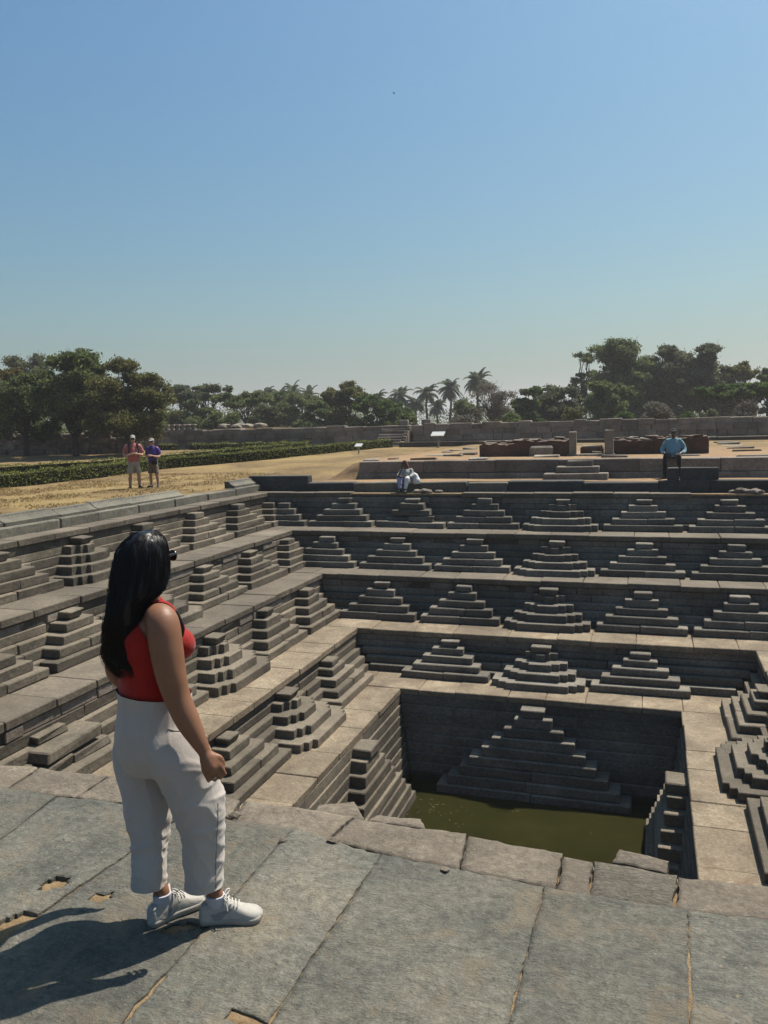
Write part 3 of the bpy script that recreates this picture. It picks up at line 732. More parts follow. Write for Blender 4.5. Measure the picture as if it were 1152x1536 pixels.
# ================================================================== vegetation
def leaf_mat(name, dark, mid, light, trans=.35):
    dark, mid, light = [tuple(x*.82 for x in c) for c in (dark, mid, light)]
    m, nt, b = newmat(name); L = nt.links
    geo = nt.nodes.new('ShaderNodeNewGeometry'); big = noise_tex(nt, .8, 3, .6, geo.outputs['Position'])
    add = nt.nodes.new('ShaderNodeMath'); add.operation = 'MULTIPLY_ADD'; L.new(geo.outputs['Random Per Island'], add.inputs[0]); add.inputs[1].default_value = .55
    mm = nt.nodes.new('ShaderNodeMath'); mm.operation = 'MULTIPLY'; L.new(big, mm.inputs[0]); mm.inputs[1].default_value = .5; L.new(mm.outputs[0], add.inputs[2])
    c = ramp(nt, add.outputs[0], [(.2, dark), (.5, mid), (.85, light)])
    L.new(c, b.inputs['Base Color']); b.inputs['Roughness'].default_value = .65; b.inputs['Specular IOR Level'].default_value = .15
    tr = nt.nodes.new('ShaderNodeBsdfTranslucent'); L.new(c, tr.inputs[0])
    mx = nt.nodes.new('ShaderNodeMixShader'); mx.inputs[0].default_value = trans; L.new(b.outputs[0], mx.inputs[1]); L.new(tr.outputs[0], mx.inputs[2])
    L.new(mx.outputs[0], nt.nodes['Material Output'].inputs[0]); return m
leaf_mat('leaf_dark', (.050, .070, .022), (.115, .150, .050), (.21, .25, .09), .5)
leaf_mat('leaf_olive', (.062, .066, .020), (.135, .138, .045), (.22, .215, .08), .45)
leaf_mat('leaf_yellow', (.06, .05, .012), (.13, .10, .022), (.20, .155, .04))
leaf_mat('leaf_grey', (.055, .064, .034), (.115, .128, .066), (.20, .21, .11), .5)
leaf_mat('leaf_green', (.035, .060, .012), (.08, .128, .03), (.15, .21, .06), .45)
leaf_mat('leaf_palm', (.03, .042, .02), (.06, .08, .038), (.12, .14, .07))
leaf_mat('leaf_pale', (.09, .08, .06), (.16, .145, .11), (.28, .25, .19))
leaf_mat('hedge_leaf', (.085, .10, .02), (.19, .205, .045), (.31, .315, .085), .25)
flat('bark', (.065, .052, .04), .95, .1, var=.4, sc=6, bs=.6); flat('bark_pale', (.24, .21, .18), .95, .1, var=.3, sc=6, bs=.5); flat('hedge_core', (.018, .022, .008), .95, .05)
NPR = np.random.RandomState(11)
def leaf_cloud(P, size, aspect=.55, flatness=0):
    """a quad per point, randomly turned"""
    n = len(P); a = NPR.normal(size=(n, 3)); a[:, 2] *= (1-flatness); a /= np.linalg.norm(a, axis=1)[:, None]
    b = NPR.normal(size=(n, 3)); b -= (b*a).sum(1)[:, None]*a; b /= np.linalg.norm(b, axis=1)[:, None]
    s = size*NPR.uniform(.6, 1.3, (n, 1)); u = a*s*.5; v = b*s*.5*aspect
    V = np.stack([P-u, P+v*.9-u*.1, P+u, P-v*.9+u*.1], 1).reshape(-1, 3)
    F = np.arange(n*4).reshape(-1, 4); return V, F
def cloud_mesh(name, V, F, mat, parent=None, loc=None):
    if loc is None: loc = (float(V[:, 0].mean()), float(V[:, 1].mean()), float(V[:, 2].min()))
    me = bpy.data.meshes.new(name); me.vertices.add(len(V)); me.vertices.foreach_set('co', (V-np.array(loc)).astype(np.float32).ravel())
    n = len(F); me.loops.add(n*4); me.loops.foreach_set('vertex_index', F.ravel().astype(np.int32))
    me.polygons.add(n); me.polygons.foreach_set('loop_start', np.arange(0, n*4, 4, dtype=np.int32)); me.update(calc_edges=True)
    me.materials.append(mat); return link(name, me, parent, loc)
def tube(mb, pts, rad, n=7):
    pts = [Vector(p) for p in pts]; base = len(mb.V)
    for k, p in enumerate(pts):
        d = (pts[min(k+1, len(pts)-1)]-pts[max(k-1, 0)]).normalized()
        x = d.orthogonal().normalized(); y = d.cross(x)
        for j in range(n):
            a = 2*math.pi*j/n; mb.V.append(tuple(p+(x*math.cos(a)+y*math.sin(a))*rad[k]))
    for k in range(len(pts)-1):
        for j in range(n):
            j2 = (j+1) % n; mb.F.append((base+k*n+j, base+k*n+j2, base+(k+1)*n+j2, base+(k+1)*n+j))
    mb.F.append(tuple(base+(len(pts)-1)*n+j for j in range(n)))
def limb(mb, a, b_, r0, r1, wig=.12, k=5, n=6):
    a, b_ = Vector(a), Vector(b_); L_ = (b_-a).length; pts = []
    for i in range(k+1):
        t = i/k; p = a.lerp(b_, t); s = math.sin(t*math.pi)*wig*L_
        p += Vector((U(-1, 1), U(-1, 1), U(0, .8)))*s*.5; pts.append(p)
    tube(mb, pts, [r0+(r1-r0)*i/k for i in range(k+1)], n); return pts
def tree(px, pyt, halfw, y, mat, label, pyb=None, leaf=.3, dens=1.0, shape='round', nclump=16, bark='bark', gz=None, name='tree', trunk_r=None, group=None, fork=.35, bare=False, cb=None):
    """crown spanning +-halfw pixels about px, top at pixel row pyt, standing at plan depth y"""
    c = on_y(px, 650, y); x = c.x; top = on_y(px, pyt, y).z; hw = on_y(px+halfw, 650, y).x-x
    z0 = g(x, y) if gz is None else gz; Ht = top-z0; r = random.Random(int(px*7+pyt))
    t = tag(empty(name, (x, y, z0)), label, 'tree', group)
    zb = z0+Ht*(cb if cb is not None else .3)                               # crown bottom
    tr = trunk_r or max(.09, Ht*.028); mb = MB(); zf = z0+Ht*fork
    tp = limb(mb, (x, y, z0-.1), (x+r.uniform(-.2, .2), y, zf), tr*1.25, tr*.8, .06, 4, 8)
    clumps = []
    for k in range(nclump):
        for _ in range(30):
            u, v, w = r.uniform(-1, 1), r.uniform(-1, 1), r.uniform(0, 1)
            if shape == 'umbrella': ok = u*u+v*v < 1; w = .55+.45*r.random()*(1-.5*(u*u+v*v))
            else: lim = 1-(2*w-.85)**2/1.35; ok = u*u+v*v < lim
            if ok: break
        rr = (.30 if shape != 'umbrella' else .30)*r.uniform(.7, 1.25)*min(hw, (top-zb)*.6)
        cx = x+u*(hw-rr*.8); cy = y+v*(hw-rr*.6)*.8; cz = min(zb+w*(top-zb), top-rr*.75)
        clumps.append((cx, cy, max(cz, zb), rr))
    clumps[0] = (x+r.uniform(-.2, .2)*hw, y, top-clumps[0][3]*.9, clumps[0][3])
    for cx, cy, cz, rr in clumps:                                           # limbs reach into the clumps
        s_ = tp[-1] if r.random() < .7 else tp[-2]
        pts = limb(mb, s_, (cx, cy, cz), tr*.45, tr*.10, .22, 5, 5)
        for _ in range(3 if not bare else 9):
            q = pts[r.randint(2, 5)]; e = Vector((cx+r.uniform(-1, 1)*rr*1.2, cy+r.uniform(-1, 1)*rr*1.2, cz+r.uniform(-.5, 1)*rr*1.2)); limb(mb, q, e, tr*.12, tr*.03, .2, 3, 4)
    mb.build('trunk', M[bark], t)
    Ps = []
    for cx, cy, cz, rr in clumps:
        fl = .5 if shape == 'umbrella' else .85
        for q in range(9):                                                   # each clump is a handful of uneven sprays
            d0 = NPR.normal(size=3); d0 /= np.linalg.norm(d0); d0[2] = abs(d0[2])*.8 if q % 3 else d0[2]
            c0 = np.array([cx, cy, cz])+d0*rr*NPR.uniform(.35, 1.02)*np.array([1.15, 1.15, fl]); r1 = rr*NPR.uniform(.22, .5)
            n = int(dens*27*(rr/leaf)**1.7*.45*(r1/rr/.36)**1.5)+8
            e = NPR.normal(size=(n, 3))*np.array([.62, .62, .42])*r1; Ps.append(c0+e)
        n = int(dens*48*(rr/leaf)**1.7*.45)+10
        d = NPR.normal(size=(n, 3)); d /= np.linalg.norm(d, axis=1)[:, None]; Ps.append(np.array([cx, cy, cz])+d*NPR.uniform(.1, .8, (n, 1))*rr*np.array([1.1, 1.1, fl]))
    P = np.concatenate(Ps); V, F = leaf_cloud(P, leaf); cloud_mesh('crown', V, F, M[mat], t)
    return t
def palm(px, pyt, y, label, fr=2.1, lean=0, group=None):
    c = on_y(px, 650, y); x = c.x; top = on_y(px, pyt, y).z-fr*.55; z0 = 0.5; r = random.Random(int(px*13))
    t = tag(empty('palm_tree', (x, y, z0)), label, 'palm', group); mb = MB()
    head = Vector((x+lean*.3, y, top)); limb(mb, (x-lean, y, z0), head, .22, .14, .05, 6, 7); mb.build('trunk', M['bark'], t)
    V = []; F = []
    for k in range(30):
        az = k*2.4+r.uniform(-.3, .3); el = r.uniform(-.5, 1.35); L_ = fr*r.uniform(.8, 1.1)
        d = Vector((math.cos(az)*math.cos(el), math.sin(az)*math.cos(el), math.sin(el))); p = head.copy(); sd_ = Vector((-math.sin(az), math.cos(az), 0)); n = 9
        pts = [p.copy()]
        for i in range(n): d = (d+Vector((0, 0, -.10-.02*i))).normalized(); p = p+d*L_/n; pts.append(p.copy())
        for i in range(n):
            a, b_ = pts[i], pts[i+1]; wd = .46*math.sin(math.pi*min(1, (i+1.2)/(n+1.0)))*fr/2.1
            for s_ in (-1, 1):
                for h in (0, .33, .66):
                    o = a.lerp(b_, h); e = o+sd_*s_*wd+(b_-a)*.9+Vector((0, 0, -.25*wd-.12)); m_ = len(V)
                    V += [tuple(o), tuple(o+(b_-a)*.42), tuple(e+(b_-a)*.30), tuple(e)]; F.append((m_, m_+1, m_+2, m_+3))
    cloud_mesh('crown', np.array(V), np.array(F), M['leaf_palm'], t)
def bush(px, pyt, halfw, y, mat, label, leaf=.22, name='bush', cat='bush', group=None, dens=1.0, twigs=0):
    c = on_y(px, 650, y); x = c.x; top = on_y(px, pyt, y).z; hw = on_y(px+halfw, 650, y).x-x; z0 = .7; r = random.Random(int(px*5+3))
    t = tag(empty(name, (x, y, z0)), label, cat, group); mb = MB(); Ps = []
    for k in range(9):
        a = k*2.4; q = r.uniform(.1, .75); cx, cy = x+math.cos(a)*hw*q*.8, y+math.sin(a)*hw*q*.6; cz = z0+(top-z0)*(.88-.5*q*q)*r.uniform(.75, 1.0); rr = hw*.38
        limb(mb, (x+r.uniform(-.1, .1), y, z0), (cx, cy, cz), .07, .025, .2, 4, 5); cz = min(cz, top-rr*.6)
        for _ in range(twigs): limb(mb, (cx, cy, cz-rr*.4), (cx+r.uniform(-1, 1)*rr*1.3, cy+r.uniform(-1, 1)*rr, min(top, cz+r.uniform(.2, 1)*rr)), .04, .02, .2, 3, 4)
        n = int(dens*70*(rr/leaf)**2*.5)+20; d = NPR.normal(size=(n, 3)); d /= np.linalg.norm(d, axis=1)[:, None]
        Ps.append(np.array([cx, cy, cz])+d*NPR.uniform(.4, 1, (n, 1))*rr*np.array([1.1, 1.1, .8]))
    mb.build('stems', M['bark_pale' if twigs else 'bark'], t); V, F = leaf_cloud(np.concatenate(Ps), leaf); cloud_mesh('foliage', V, F, M[mat], t)
# --- trees on the lawn, left
tree(112, 528, 66, 40.5, 'leaf_dark', 'broad dark green tree with forked trunk before the rubble wall', leaf=.20, dens=1.5, nclump=30, fork=.22, cb=.26, name='shade_tree')
tree(196, 538, 58, 41, 'leaf_olive', 'olive brown tree with thinning twiggy top behind the two tourists', leaf=.17, dens=1.1, nclump=30, fork=.25, cb=.16, name='shade_tree')
tree(38, 566, 62, 41.5, 'leaf_dark', 'dark tree with a leaning thin trunk at the edge of the dry lawn', leaf=.2, dens=1.3, nclump=24, fork=.3, cb=.25, name='shade_tree')
tree(15, 553, 48, 47, 'leaf_yellow', 'tree with yellowing crown behind the dark lawn trees', leaf=.24, dens=1.2, nclump=18)
tree(52, 527, 46, 62, 'leaf_grey', 'tall thin grey leaved tree rising behind the yellowing crown', leaf=.22, dens=.6, nclump=20, cb=.45)
tree(-70, 545, 70, 44, 'leaf_dark', 'dark tree beyond the left end of the rubble wall', leaf=.25, dens=1.2, nclump=22)
# --- row of trees beyond the enclosure wall
tree(246, 585, 24, 66, 'leaf_olive', 'small brownish tree beyond the wall right of the olive brown tree', leaf=.25, nclump=12)
tree(310, 576, 56, 72, 'leaf_grey', 'wide umbrella shaped grey green tree beyond the parapet stones', leaf=.26, dens=1.5, shape='umbrella', nclump=30, fork=.4, cb=.4)
tree(372, 586, 46, 70, 'leaf_dark', 'spreading dark tree with slanting limbs right of the umbrella shaped tree', leaf=.26, dens=1.3, shape='umbrella', nclump=24, fork=.35, cb=.35)
tree(285, 598, 40, 68, 'leaf_dark', 'low dark tree under the umbrella shaped tree', leaf=.28, dens=1.4, nclump=18, cb=.1)
tree(440, 588, 58, 80, 'leaf_dark', 'dense dark grove tree below the small cluster of palms', leaf=.3, dens=1.5, nclump=28, cb=.1)
tree(398, 605, 34, 66, 'leaf_grey', 'grey brushy tree close behind the far wall', leaf=.24, dens=1.0, nclump=16, cb=.08)
tree(480, 602, 36, 68, 'leaf_dark', 'dark bushy tree left of the olive crowned tree', leaf=.26, dens=1.4, nclump=18, cb=.05)
tree(520, 572, 40, 70, 'leaf_olive', 'tall olive crowned tree left of the stone stair', leaf=.24, dens=1.2, nclump=24, cb=.15)
tree(556, 592, 36, 66, 'leaf_green', 'fresh green tree just left of the stone stair', leaf=.24, dens=1.2, nclump=20, cb=.05)
tree(592, 604, 30, 69, 'leaf_green', 'small green tree above the stone stair', leaf=.24, dens=1.2, nclump=16, cb=.05)
PL = 'small coconut palm crown showing above the dark grove'; PG = 'palms above the dark grove'
for px, pt in ((272, 582), (402, 580), (420, 583), (441, 574), (466, 582), (455, 586)): palm(px, pt, 120, PL, 2.2, 0, PG)
for px, pt in ((566, 586), (603, 582), (590, 588), (624, 592)): palm(px, pt, 125, 'coconut palm behind the green trees above the stone stair', 2.3, 0, 'palms behind the stair')
palm(641, 577, 118, 'coconut palm just right of the stair, left of the tallest three', 2.3)
palm(676, 569, 118, 'coconut palm with drooping fronds between two palms', 2.4)
palm(717, 558, 116, 'tallest coconut palm rising behind the bare whitish tree', 2.5)
palm(656, 600, 126, 'low hazy palm between the two drooping palms', 2.0, 0, 'low hazy palms'); palm(692, 602, 126, 'low hazy palm between the two drooping palms', 2.0, 0, 'low hazy palms')
tree(740, 572, 42, 66, 'leaf_pale', 'nearly bare tree with whitish twigs right of the palms', leaf=.13, dens=.22, nclump=24, bark='bark_pale', bare=True, cb=.3, trunk_r=.16)
bush(694, 617, 30, 54, 'leaf_pale', 'heap of dry tangled brush behind the far wall', .16, 'brush_heap', 'brush', dens=.7, twigs=14)
tree(697, 600, 30, 80, 'leaf_dark', 'dark shrubby tree behind the brush heap', leaf=.25, dens=1.2, nclump=14, cb=.05)
tree(795, 581, 28, 68, 'leaf_green', 'rounded fresh green tree right of the bare tree', leaf=.24, dens=1.4, nclump=20, cb=.05)
tree(838, 577, 42, 72, 'leaf_grey', 'dark grey brown mass of tree below the open crowned one', leaf=.25, dens=1.4, nclump=24, cb=.05)
tree(872, 527, 24, 84, 'leaf_dark', 'tall tree with open airy crown left of the big dark trees', leaf=.24, dens=.7, nclump=18, cb=.45)
tree(930, 508, 56, 80, 'leaf_dark', 'biggest dark tree rising highest above the far wall', leaf=.27, dens=1.5, nclump=42, cb=.08)
tree(905, 570, 46, 70, 'leaf_dark', 'dense dark tree filling the foot of the biggest tree', leaf=.26, dens=1.5, nclump=26, cb=.03)
tree(998, 516, 46, 82, 'leaf_grey', 'tall airy tree with light gaps right of the biggest dark tree', leaf=.25, dens=1.1, nclump=44, cb=.2)
tree(1058, 513, 44, 82, 'leaf_grey', 'tall tree with a dense broad top above the flat topped acacia', leaf=.25, dens=1.1, nclump=44, cb=.2)
tree(1110, 541, 34, 82, 'leaf_olive', 'brownish tree stepping down right of the tall ones', leaf=.25, dens=1.0, nclump=22, cb=.15)
tree(1152, 552, 26, 80, 'leaf_dark', 'dark rounded tree behind the right end of the acacia', leaf=.26, dens=1.2, nclump=16, cb=.1)
tree(1112, 573, 80, 62, 'leaf_green', 'flat topped acacia with layered green canopy', leaf=.2, dens=1.7, shape='umbrella', nclump=40, fork=.45, cb=.4)
tree(1230, 545, 60, 75, 'leaf_dark', 'dark tree beyond the right part of the far wall', leaf=.28, dens=1.2, nclump=22, cb=.1)
tree(965, 545, 50, 90, 'leaf_dark', 'shadowy tree filling in between the biggest and the airy tree', leaf=.3, dens=1.3, nclump=24, cb=.05)
tree(1030, 540, 46, 92, 'leaf_dark', 'shadowy tree behind the airy tall trees', leaf=.3, dens=1.3, nclump=24, cb=.05)
tree(1092, 556, 40, 92, 'leaf_olive', 'brownish tree low behind the acacia', leaf=.3, dens=1.3, nclump=20, cb=.05)
tree(820, 590, 34, 74, 'leaf_green', 'green tree wedged between the rounded one and the grey brown mass', leaf=.24, dens=1.3, nclump=18, cb=.05)
bush(858, 602, 22, 56, 'leaf_olive', 'rounded olive green bush behind the far wall left of the pale shrubs', dens=1.6)
bush(985, 600, 30, 55, 'leaf_pale', 'rounded pale flowering shrub behind the wall under the tall airy tree', .16, dens=1.0, twigs=4)
bush(936, 613, 22, 55, 'leaf_green', 'low leafy green shrub left of the pale flowering shrub', .18, dens=1.2)
bush(1030, 612, 20, 55, 'leaf_green', 'low leafy green shrub right of the pale flowering shrub', .18, dens=1.2)
bush(1062, 603, 18, 56, 'leaf_grey', 'greyish shrub below the acacia', .18, dens=1.0)
bush(1118, 599, 34, 55, 'leaf_pale', 'wide twiggy pale shrub below the acacia at the right', .15, dens=.8, twigs=8)
bush(745, 624, 14, 54, 'leaf_yellow', 'small yellow green shrub by the brush heap', .16); bush(775, 622, 14, 54, 'leaf_green', 'small green shrub right of the yellow green one', .16)
bush(70, 640, 26, 46, 'leaf_yellow', 'low yellow green bush behind the rubble wall', .2)
for px, lb in ((322, 'low dark shrub beneath the umbrella shaped tree'), (345, 'low dark shrub between the umbrella shaped tree and the slanting one'), (232, 'low dark shrub behind the far wall beside the olive brown tree'), (610, 'low dark shrub just behind the top of the stone stair'), (765, 'low dark shrub between the bare tree and the rounded green tree')): bush(px, 612, 22, 58, 'leaf_dark', lb, .2, dens=1.4)
# far woodland that closes the horizon
Ps = []
for k in range(420):
    a = NPR.uniform(-1.35, .75); d = NPR.uniform(130, 210); cx, cy = d*math.sin(a), d*math.cos(a); rr = NPR.uniform(1.8, 3.2); n = 250
    q = NPR.normal(size=(n, 3)); q /= np.linalg.norm(q, axis=1)[:, None]; Ps.append(np.array([cx, cy, NPR.uniform(.8, 5.6)])+q*NPR.uniform(.5, 1, (n, 1))*rr*np.array([1.5, 1.5, .9]))
V, F = leaf_cloud(np.concatenate(Ps), .42); tag(cloud_mesh('far_woodland', V, F, M['leaf_dark'], loc=(0, 150, 0)), 'hazy belt of distant dark woodland closing the horizon', 'woodland', kind='stuff')
# --- clipped hedges
def hedge(pts, h, w, label, dens=260, leaf=.075):
    t = None; Ps = []; mb = MB()
    P3 = [Vector((*p, g(*p))) for p in pts]
    t = tag(empty('clipped_hedge', P3[0]), label, 'hedge')
    for a, b_ in zip(P3[:-1], P3[1:]):
        L_ = (b_-a).length; d = (b_-a)/L_; nrm = Vector((-d.y, d.x, 0)).normalized()
        C = []
        for z in (-.1, h-.05):
            for v in (.04, w-.04):
                for e in (a, b_): C.append(tuple(e+nrm*v+Vector((0, 0, z))))
        mb.add(C, BOXF)
        n = int(L_*(2*h+w)*dens); u = NPR.uniform(0, L_, n); s = NPR.uniform(0, 2*h+w, n)
        v = np.where(s < h, 0, np.where(s > h+w, w, s-h)); z = np.where(s < h, s, np.where(s > h+w, 2*h+w-s, h))
        bumpy = .04*np.sin(u*3.1)+.03*np.sin(u*7.7+1)
        pos = np.array(a)+np.outer(u, np.array(d))+np.outer(v, np.array(nrm))+np.stack([0*u, 0*u, z+bumpy*(z > h*.5)], 1)
        Ps.append(pos+NPR.normal(scale=.028, size=pos.shape))
    mb.build('inner_twigs', M['hedge_core'], t); V, F = leaf_cloud(np.concatenate(Ps), leaf, .6); cloud_mesh('foliage', V, F, M['hedge_leaf'], t)
def hp(*pix): return [tuple(hit(*p)[:2]) for p in pix]
a = hp((-160, 758), (0, 733), (250, 703), (420, 688), (590, 671)); hedge(a, .46, .6, 'front clipped green hedge along the dry lawn behind the two tourists')
a = hp((-160, 726), (0, 712), (150, 702), (300, 688), (463, 672)); hedge(a, .36, .6, 'second clipped hedge running behind the front one', 170, .09)
a = [tuple(on_y(px, 660, 46.6)[:2]) for px in (235, 262)]; hedge(a, .38, .6, 'short low clipped hedge piece close to the far wall behind the tourists', 200, .09)
a = [tuple(on_y(px, 660, 46.6)[:2]) for px in (283, 462)]; hedge(a, .38, .6, 'low clipped hedge strip along the foot of the far wall', 200, .09)
# dry grass tufts near the tank's rim
Pt = []
for k in range(40000):
    x = NPR.uniform(-26, -12.8); y = NPR.uniform(9, 29)
    if noise.noise(Vector((x*.5, y*.5, 4)))+.4*noise.noise(Vector((x*2, y*2, 1))) > -.05: Pt.append((x, y, g(x, y)+.015))
P = np.array(Pt); n = len(P); an = NPR.uniform(0, 6.28, n); hh = NPR.uniform(.015, .05, n); dx = np.stack([np.cos(an), np.sin(an), 0*an], 1)*.016; up = np.stack([NPR.normal(scale=.03, size=n), NPR.normal(scale=.03, size=n), hh], 1)
V = np.stack([P-dx, P+dx, P+dx*.3+up, P-dx*.3+up], 1).reshape(-1, 3); F = np.arange(n*4).reshape(-1, 4)
leaf_mat('dry_grass', (.18, .12, .05), (.29, .205, .085), (.40, .29, .12), .3)
tag(cloud_mesh('grass', V, F, M['dry_grass'], loc=(-17, 18, 0)), 'short dry straw coloured grass on the lawn', 'grass', kind='stuff')
# --- a bird high in the sky
q = CAM+ray(591, 140).normalized()*110; BS = .55; bd = tag(empty('bird', q), 'tiny dark bird gliding high in the clear sky', 'bird')
flat('bird_dark', (.03, .03, .03)); mb = MB(); tube(mb, [q+Vector((-.13, 0, 0)), q+Vector((-.04, 0, .01)), q+Vector((.06, 0, .01)), q+Vector((.15, 0, 0))], [.01, .045, .04, .012], 6); mb.build('body', M['bird_dark'], bd)
for s_ in (-1, 1):
    mesh('wing', [tuple(q+Vector(v)) for v in ((-.05, s_*.03, .02), (.07, s_*.03, .02), (.04, s_*.22, .07), (-.04, s_*.36, .03), (-.07, s_*.2, .05), (0, s_*.15, .075))], [(0, 1, 2, 5), (5, 2, 3, 4), (0, 5, 4)], M['bird_dark'], bd)
# ================================================================== people
def cloth(name, c, rough=.85, var=.08, weave=900, fold=0, spec=.15):
    m, nt, b = newmat(name); c = tuple(x*.66 for x in c); pos = nt.nodes.new('ShaderNodeNewGeometry').outputs['Position']
    f = noise_tex(nt, 9, 4, .6, pos)
    nt.links.new(ramp(nt, f, [(.3, tuple(x*(1-var) for x in c)), (.7, tuple(min(1, x*(1+var)) for x in c))]), b.inputs['Base Color'])
    b.inputs['Roughness'].default_value = rough; b.inputs['Specular IOR Level'].default_value = spec
    p = bump(nt, b, noise_tex(nt, weave, 2, .5, pos), .25, .002)
    if fold:
        fo = noise_tex(nt, 1, 4, .55, scaled(nt, pos, (26, 26, 9)), 1.5); bump(nt, b, fo, fold, .03, p)
    b.inputs['Sheen Weight'].default_value = .15
    return m
def skin(name, c):
    c = tuple(x*.70 for x in c); m, nt, b = newmat(name); pos = nt.nodes.new('ShaderNodeNewGeometry').outputs['Position']
    nt.links.new(ramp(nt, noise_tex(nt, 14, 4, .6, pos), [(.3, tuple(x*.88 for x in c)), (.7, tuple(x*1.1 for x in c))]), b.inputs['Base Color'])
    b.inputs['Roughness'].default_value = .5; b.inputs['Specular IOR Level'].default_value = .35
    b.inputs['Subsurface Weight'].default_value = .12; b.inputs['Subsurface Radius'].default_value = (.012, .005, .003)
    bump(nt, b, noise_tex(nt, 350, 3, .6, pos), .12, .002); return m
skin('skin_brown', (.29, .135, .075)); skin('skin_pale', (.52, .30, .21)); skin('skin_dark', (.12, .06, .04))
cloth('red_top', (.38, .016, .010), .8, .07, 1200, .12); cloth('white_linen', (.56, .50, .45), .9, .04, 1100, .10)
cloth('sock_white', (.58, .58, .64), .9, .05, 700); flat('shoe_white', (.50, .47, .42), .62, .25, var=.14, sc=26, bs=.15); flat('sole_white', (.40, .37, .32), .7, .3, var=.15, sc=20, bs=.3)
flat('shoe_grey', (.27, .27, .27), .6); flat('lace_white', (.66, .63, .58), .8); flat('strap_black', (.015, .013, .02), .6); flat('glasses', (.01, .01, .012), .15, .6)
m, nth, b = newmat('hair_black'); b.inputs['Base Color'].default_value = (.0035, .003, .0035, 1); b.inputs['Roughness'].default_value = .42; b.inputs['Specular IOR Level'].default_value = .3
flat('ring_silver', (.7, .7, .68), .25, .5, 1)

def crv(P, n):
    """Catmull-Rom resampling of a list of equal-length number rows"""
    P = np.asarray(P, float); m_ = len(P); Q = np.vstack([2*P[0]-P[1], P, 2*P[-1]-P[-2]]); out = []
    for t in np.linspace(0, m_-1, n):
        i = min(int(t), m_-2); s = t-i; a, b_, c, d = Q[i], Q[i+1], Q[i+2], Q[i+3]
        out.append(.5*(2*b_+(c-a)*s+(2*a-5*b_+4*c-d)*s*s+(3*b_-a-3*c+d)*s**3))
    return np.array(out)
def loft(mb, secs, n=28, k=None, pw=2.0, cap=True):
    """secs: (centre, A vector, B vector): elliptical rings joined into a closed tube"""
    S_ = crv([list(c)+list(a)+list(b_) for c, a, b_ in secs], k or len(secs)*5)
    base = len(mb.V); m_ = len(S_)
    for r in S_:
        c, a, b_ = r[:3], r[3:6], r[6:9]
        for j in range(n):
            t = 2*math.pi*j/n; cs, sn = math.cos(t), math.sin(t)
            cs = math.copysign(abs(cs)**(2/pw), cs); sn = math.copysign(abs(sn)**(2/pw), sn)
            mb.V.append(tuple(c+a*cs+b_*sn))
    for i in range(m_-1):
        for j in range(n):
            j2 = (j+1) % n; mb.F.append((base+i*n+j, base+i*n+j2, base+(i+1)*n+j2, base+(i+1)*n+j))
    if cap:
        mb.F.append(tuple(base+j for j in range(n))[::-1]); mb.F.append(tuple(base+(m_-1)*n+j for j in range(n)))
def ctube(mb, pts, rad, n=14, k=None):
    """round limb with smooth radius and domed ends"""
    S_ = crv([list(p)+[r] for p, r in zip(pts, rad)], k or len(pts)*5)
    P = [Vector(s[:3]) for s in S_]; r = [max(.001, s[3]) for s in S_]
    d0 = (P[0]-P[1]).normalized(); d1 = (P[-1]-P[-2]).normalized()
    pre = [(P[0]+d0*r[0]*math.sin(a), r[0]*math.cos(a)) for a in (1.45, 1.0, .5)]; post = [(P[-1]+d1*r[-1]*math.sin(a), r[-1]*math.cos(a)) for a in (.5, 1.0, 1.45)]
    A = pre+list(zip(P, r))+post; base = len(mb.V); x = None
    for i, (p, q) in enumerate(A):
        d = (A[min(i+1, len(A)-1)][0]-A[max(i-1, 0)][0]).normalized()
        x = (d.orthogonal() if x is None else x-d*x.dot(d)).normalized(); y = d.cross(x)
        for j in range(n): t = 2*math.pi*j/n; mb.V.append(tuple(p+(x*math.cos(t)+y*math.sin(t))*q))
    m_ = len(A)
    for i in range(m_-1):
        for j in range(n): j2 = (j+1) % n; mb.F.append((base+i*n+j, base+i*n+j2, base+(i+1)*n+j2, base+(i+1)*n+j))
    mb.F.append(tuple(base+j for j in range(n))[::-1]); mb.F.append(tuple(base+(m_-1)*n+j for j in range(n)))
def ball(mb, c, ax, ay, az, n=16, m_=10):
    base = len(mb.V); c = Vector(c)
    for i in range(m_+1):
        t = math.pi*(.02+.96*i/m_)
        for j in range(n):
            f = 2*math.pi*j/n; mb.V.append(tuple(c+Vector(ax)*math.sin(t)*math.cos(f)+Vector(ay)*math.sin(t)*math.sin(f)+Vector(az)*math.cos(t)))
    for i in range(m_):
        for j in range(n): j2 = (j+1) % n; mb.F.append((base+i*n+j, base+(i+1)*n+j, base+(i+1)*n+j2, base+i*n+j2))
    mb.F.append(tuple(base+j for j in range(n))); mb.F.append(tuple(base+m_*n+j for j in range(n))[::-1])
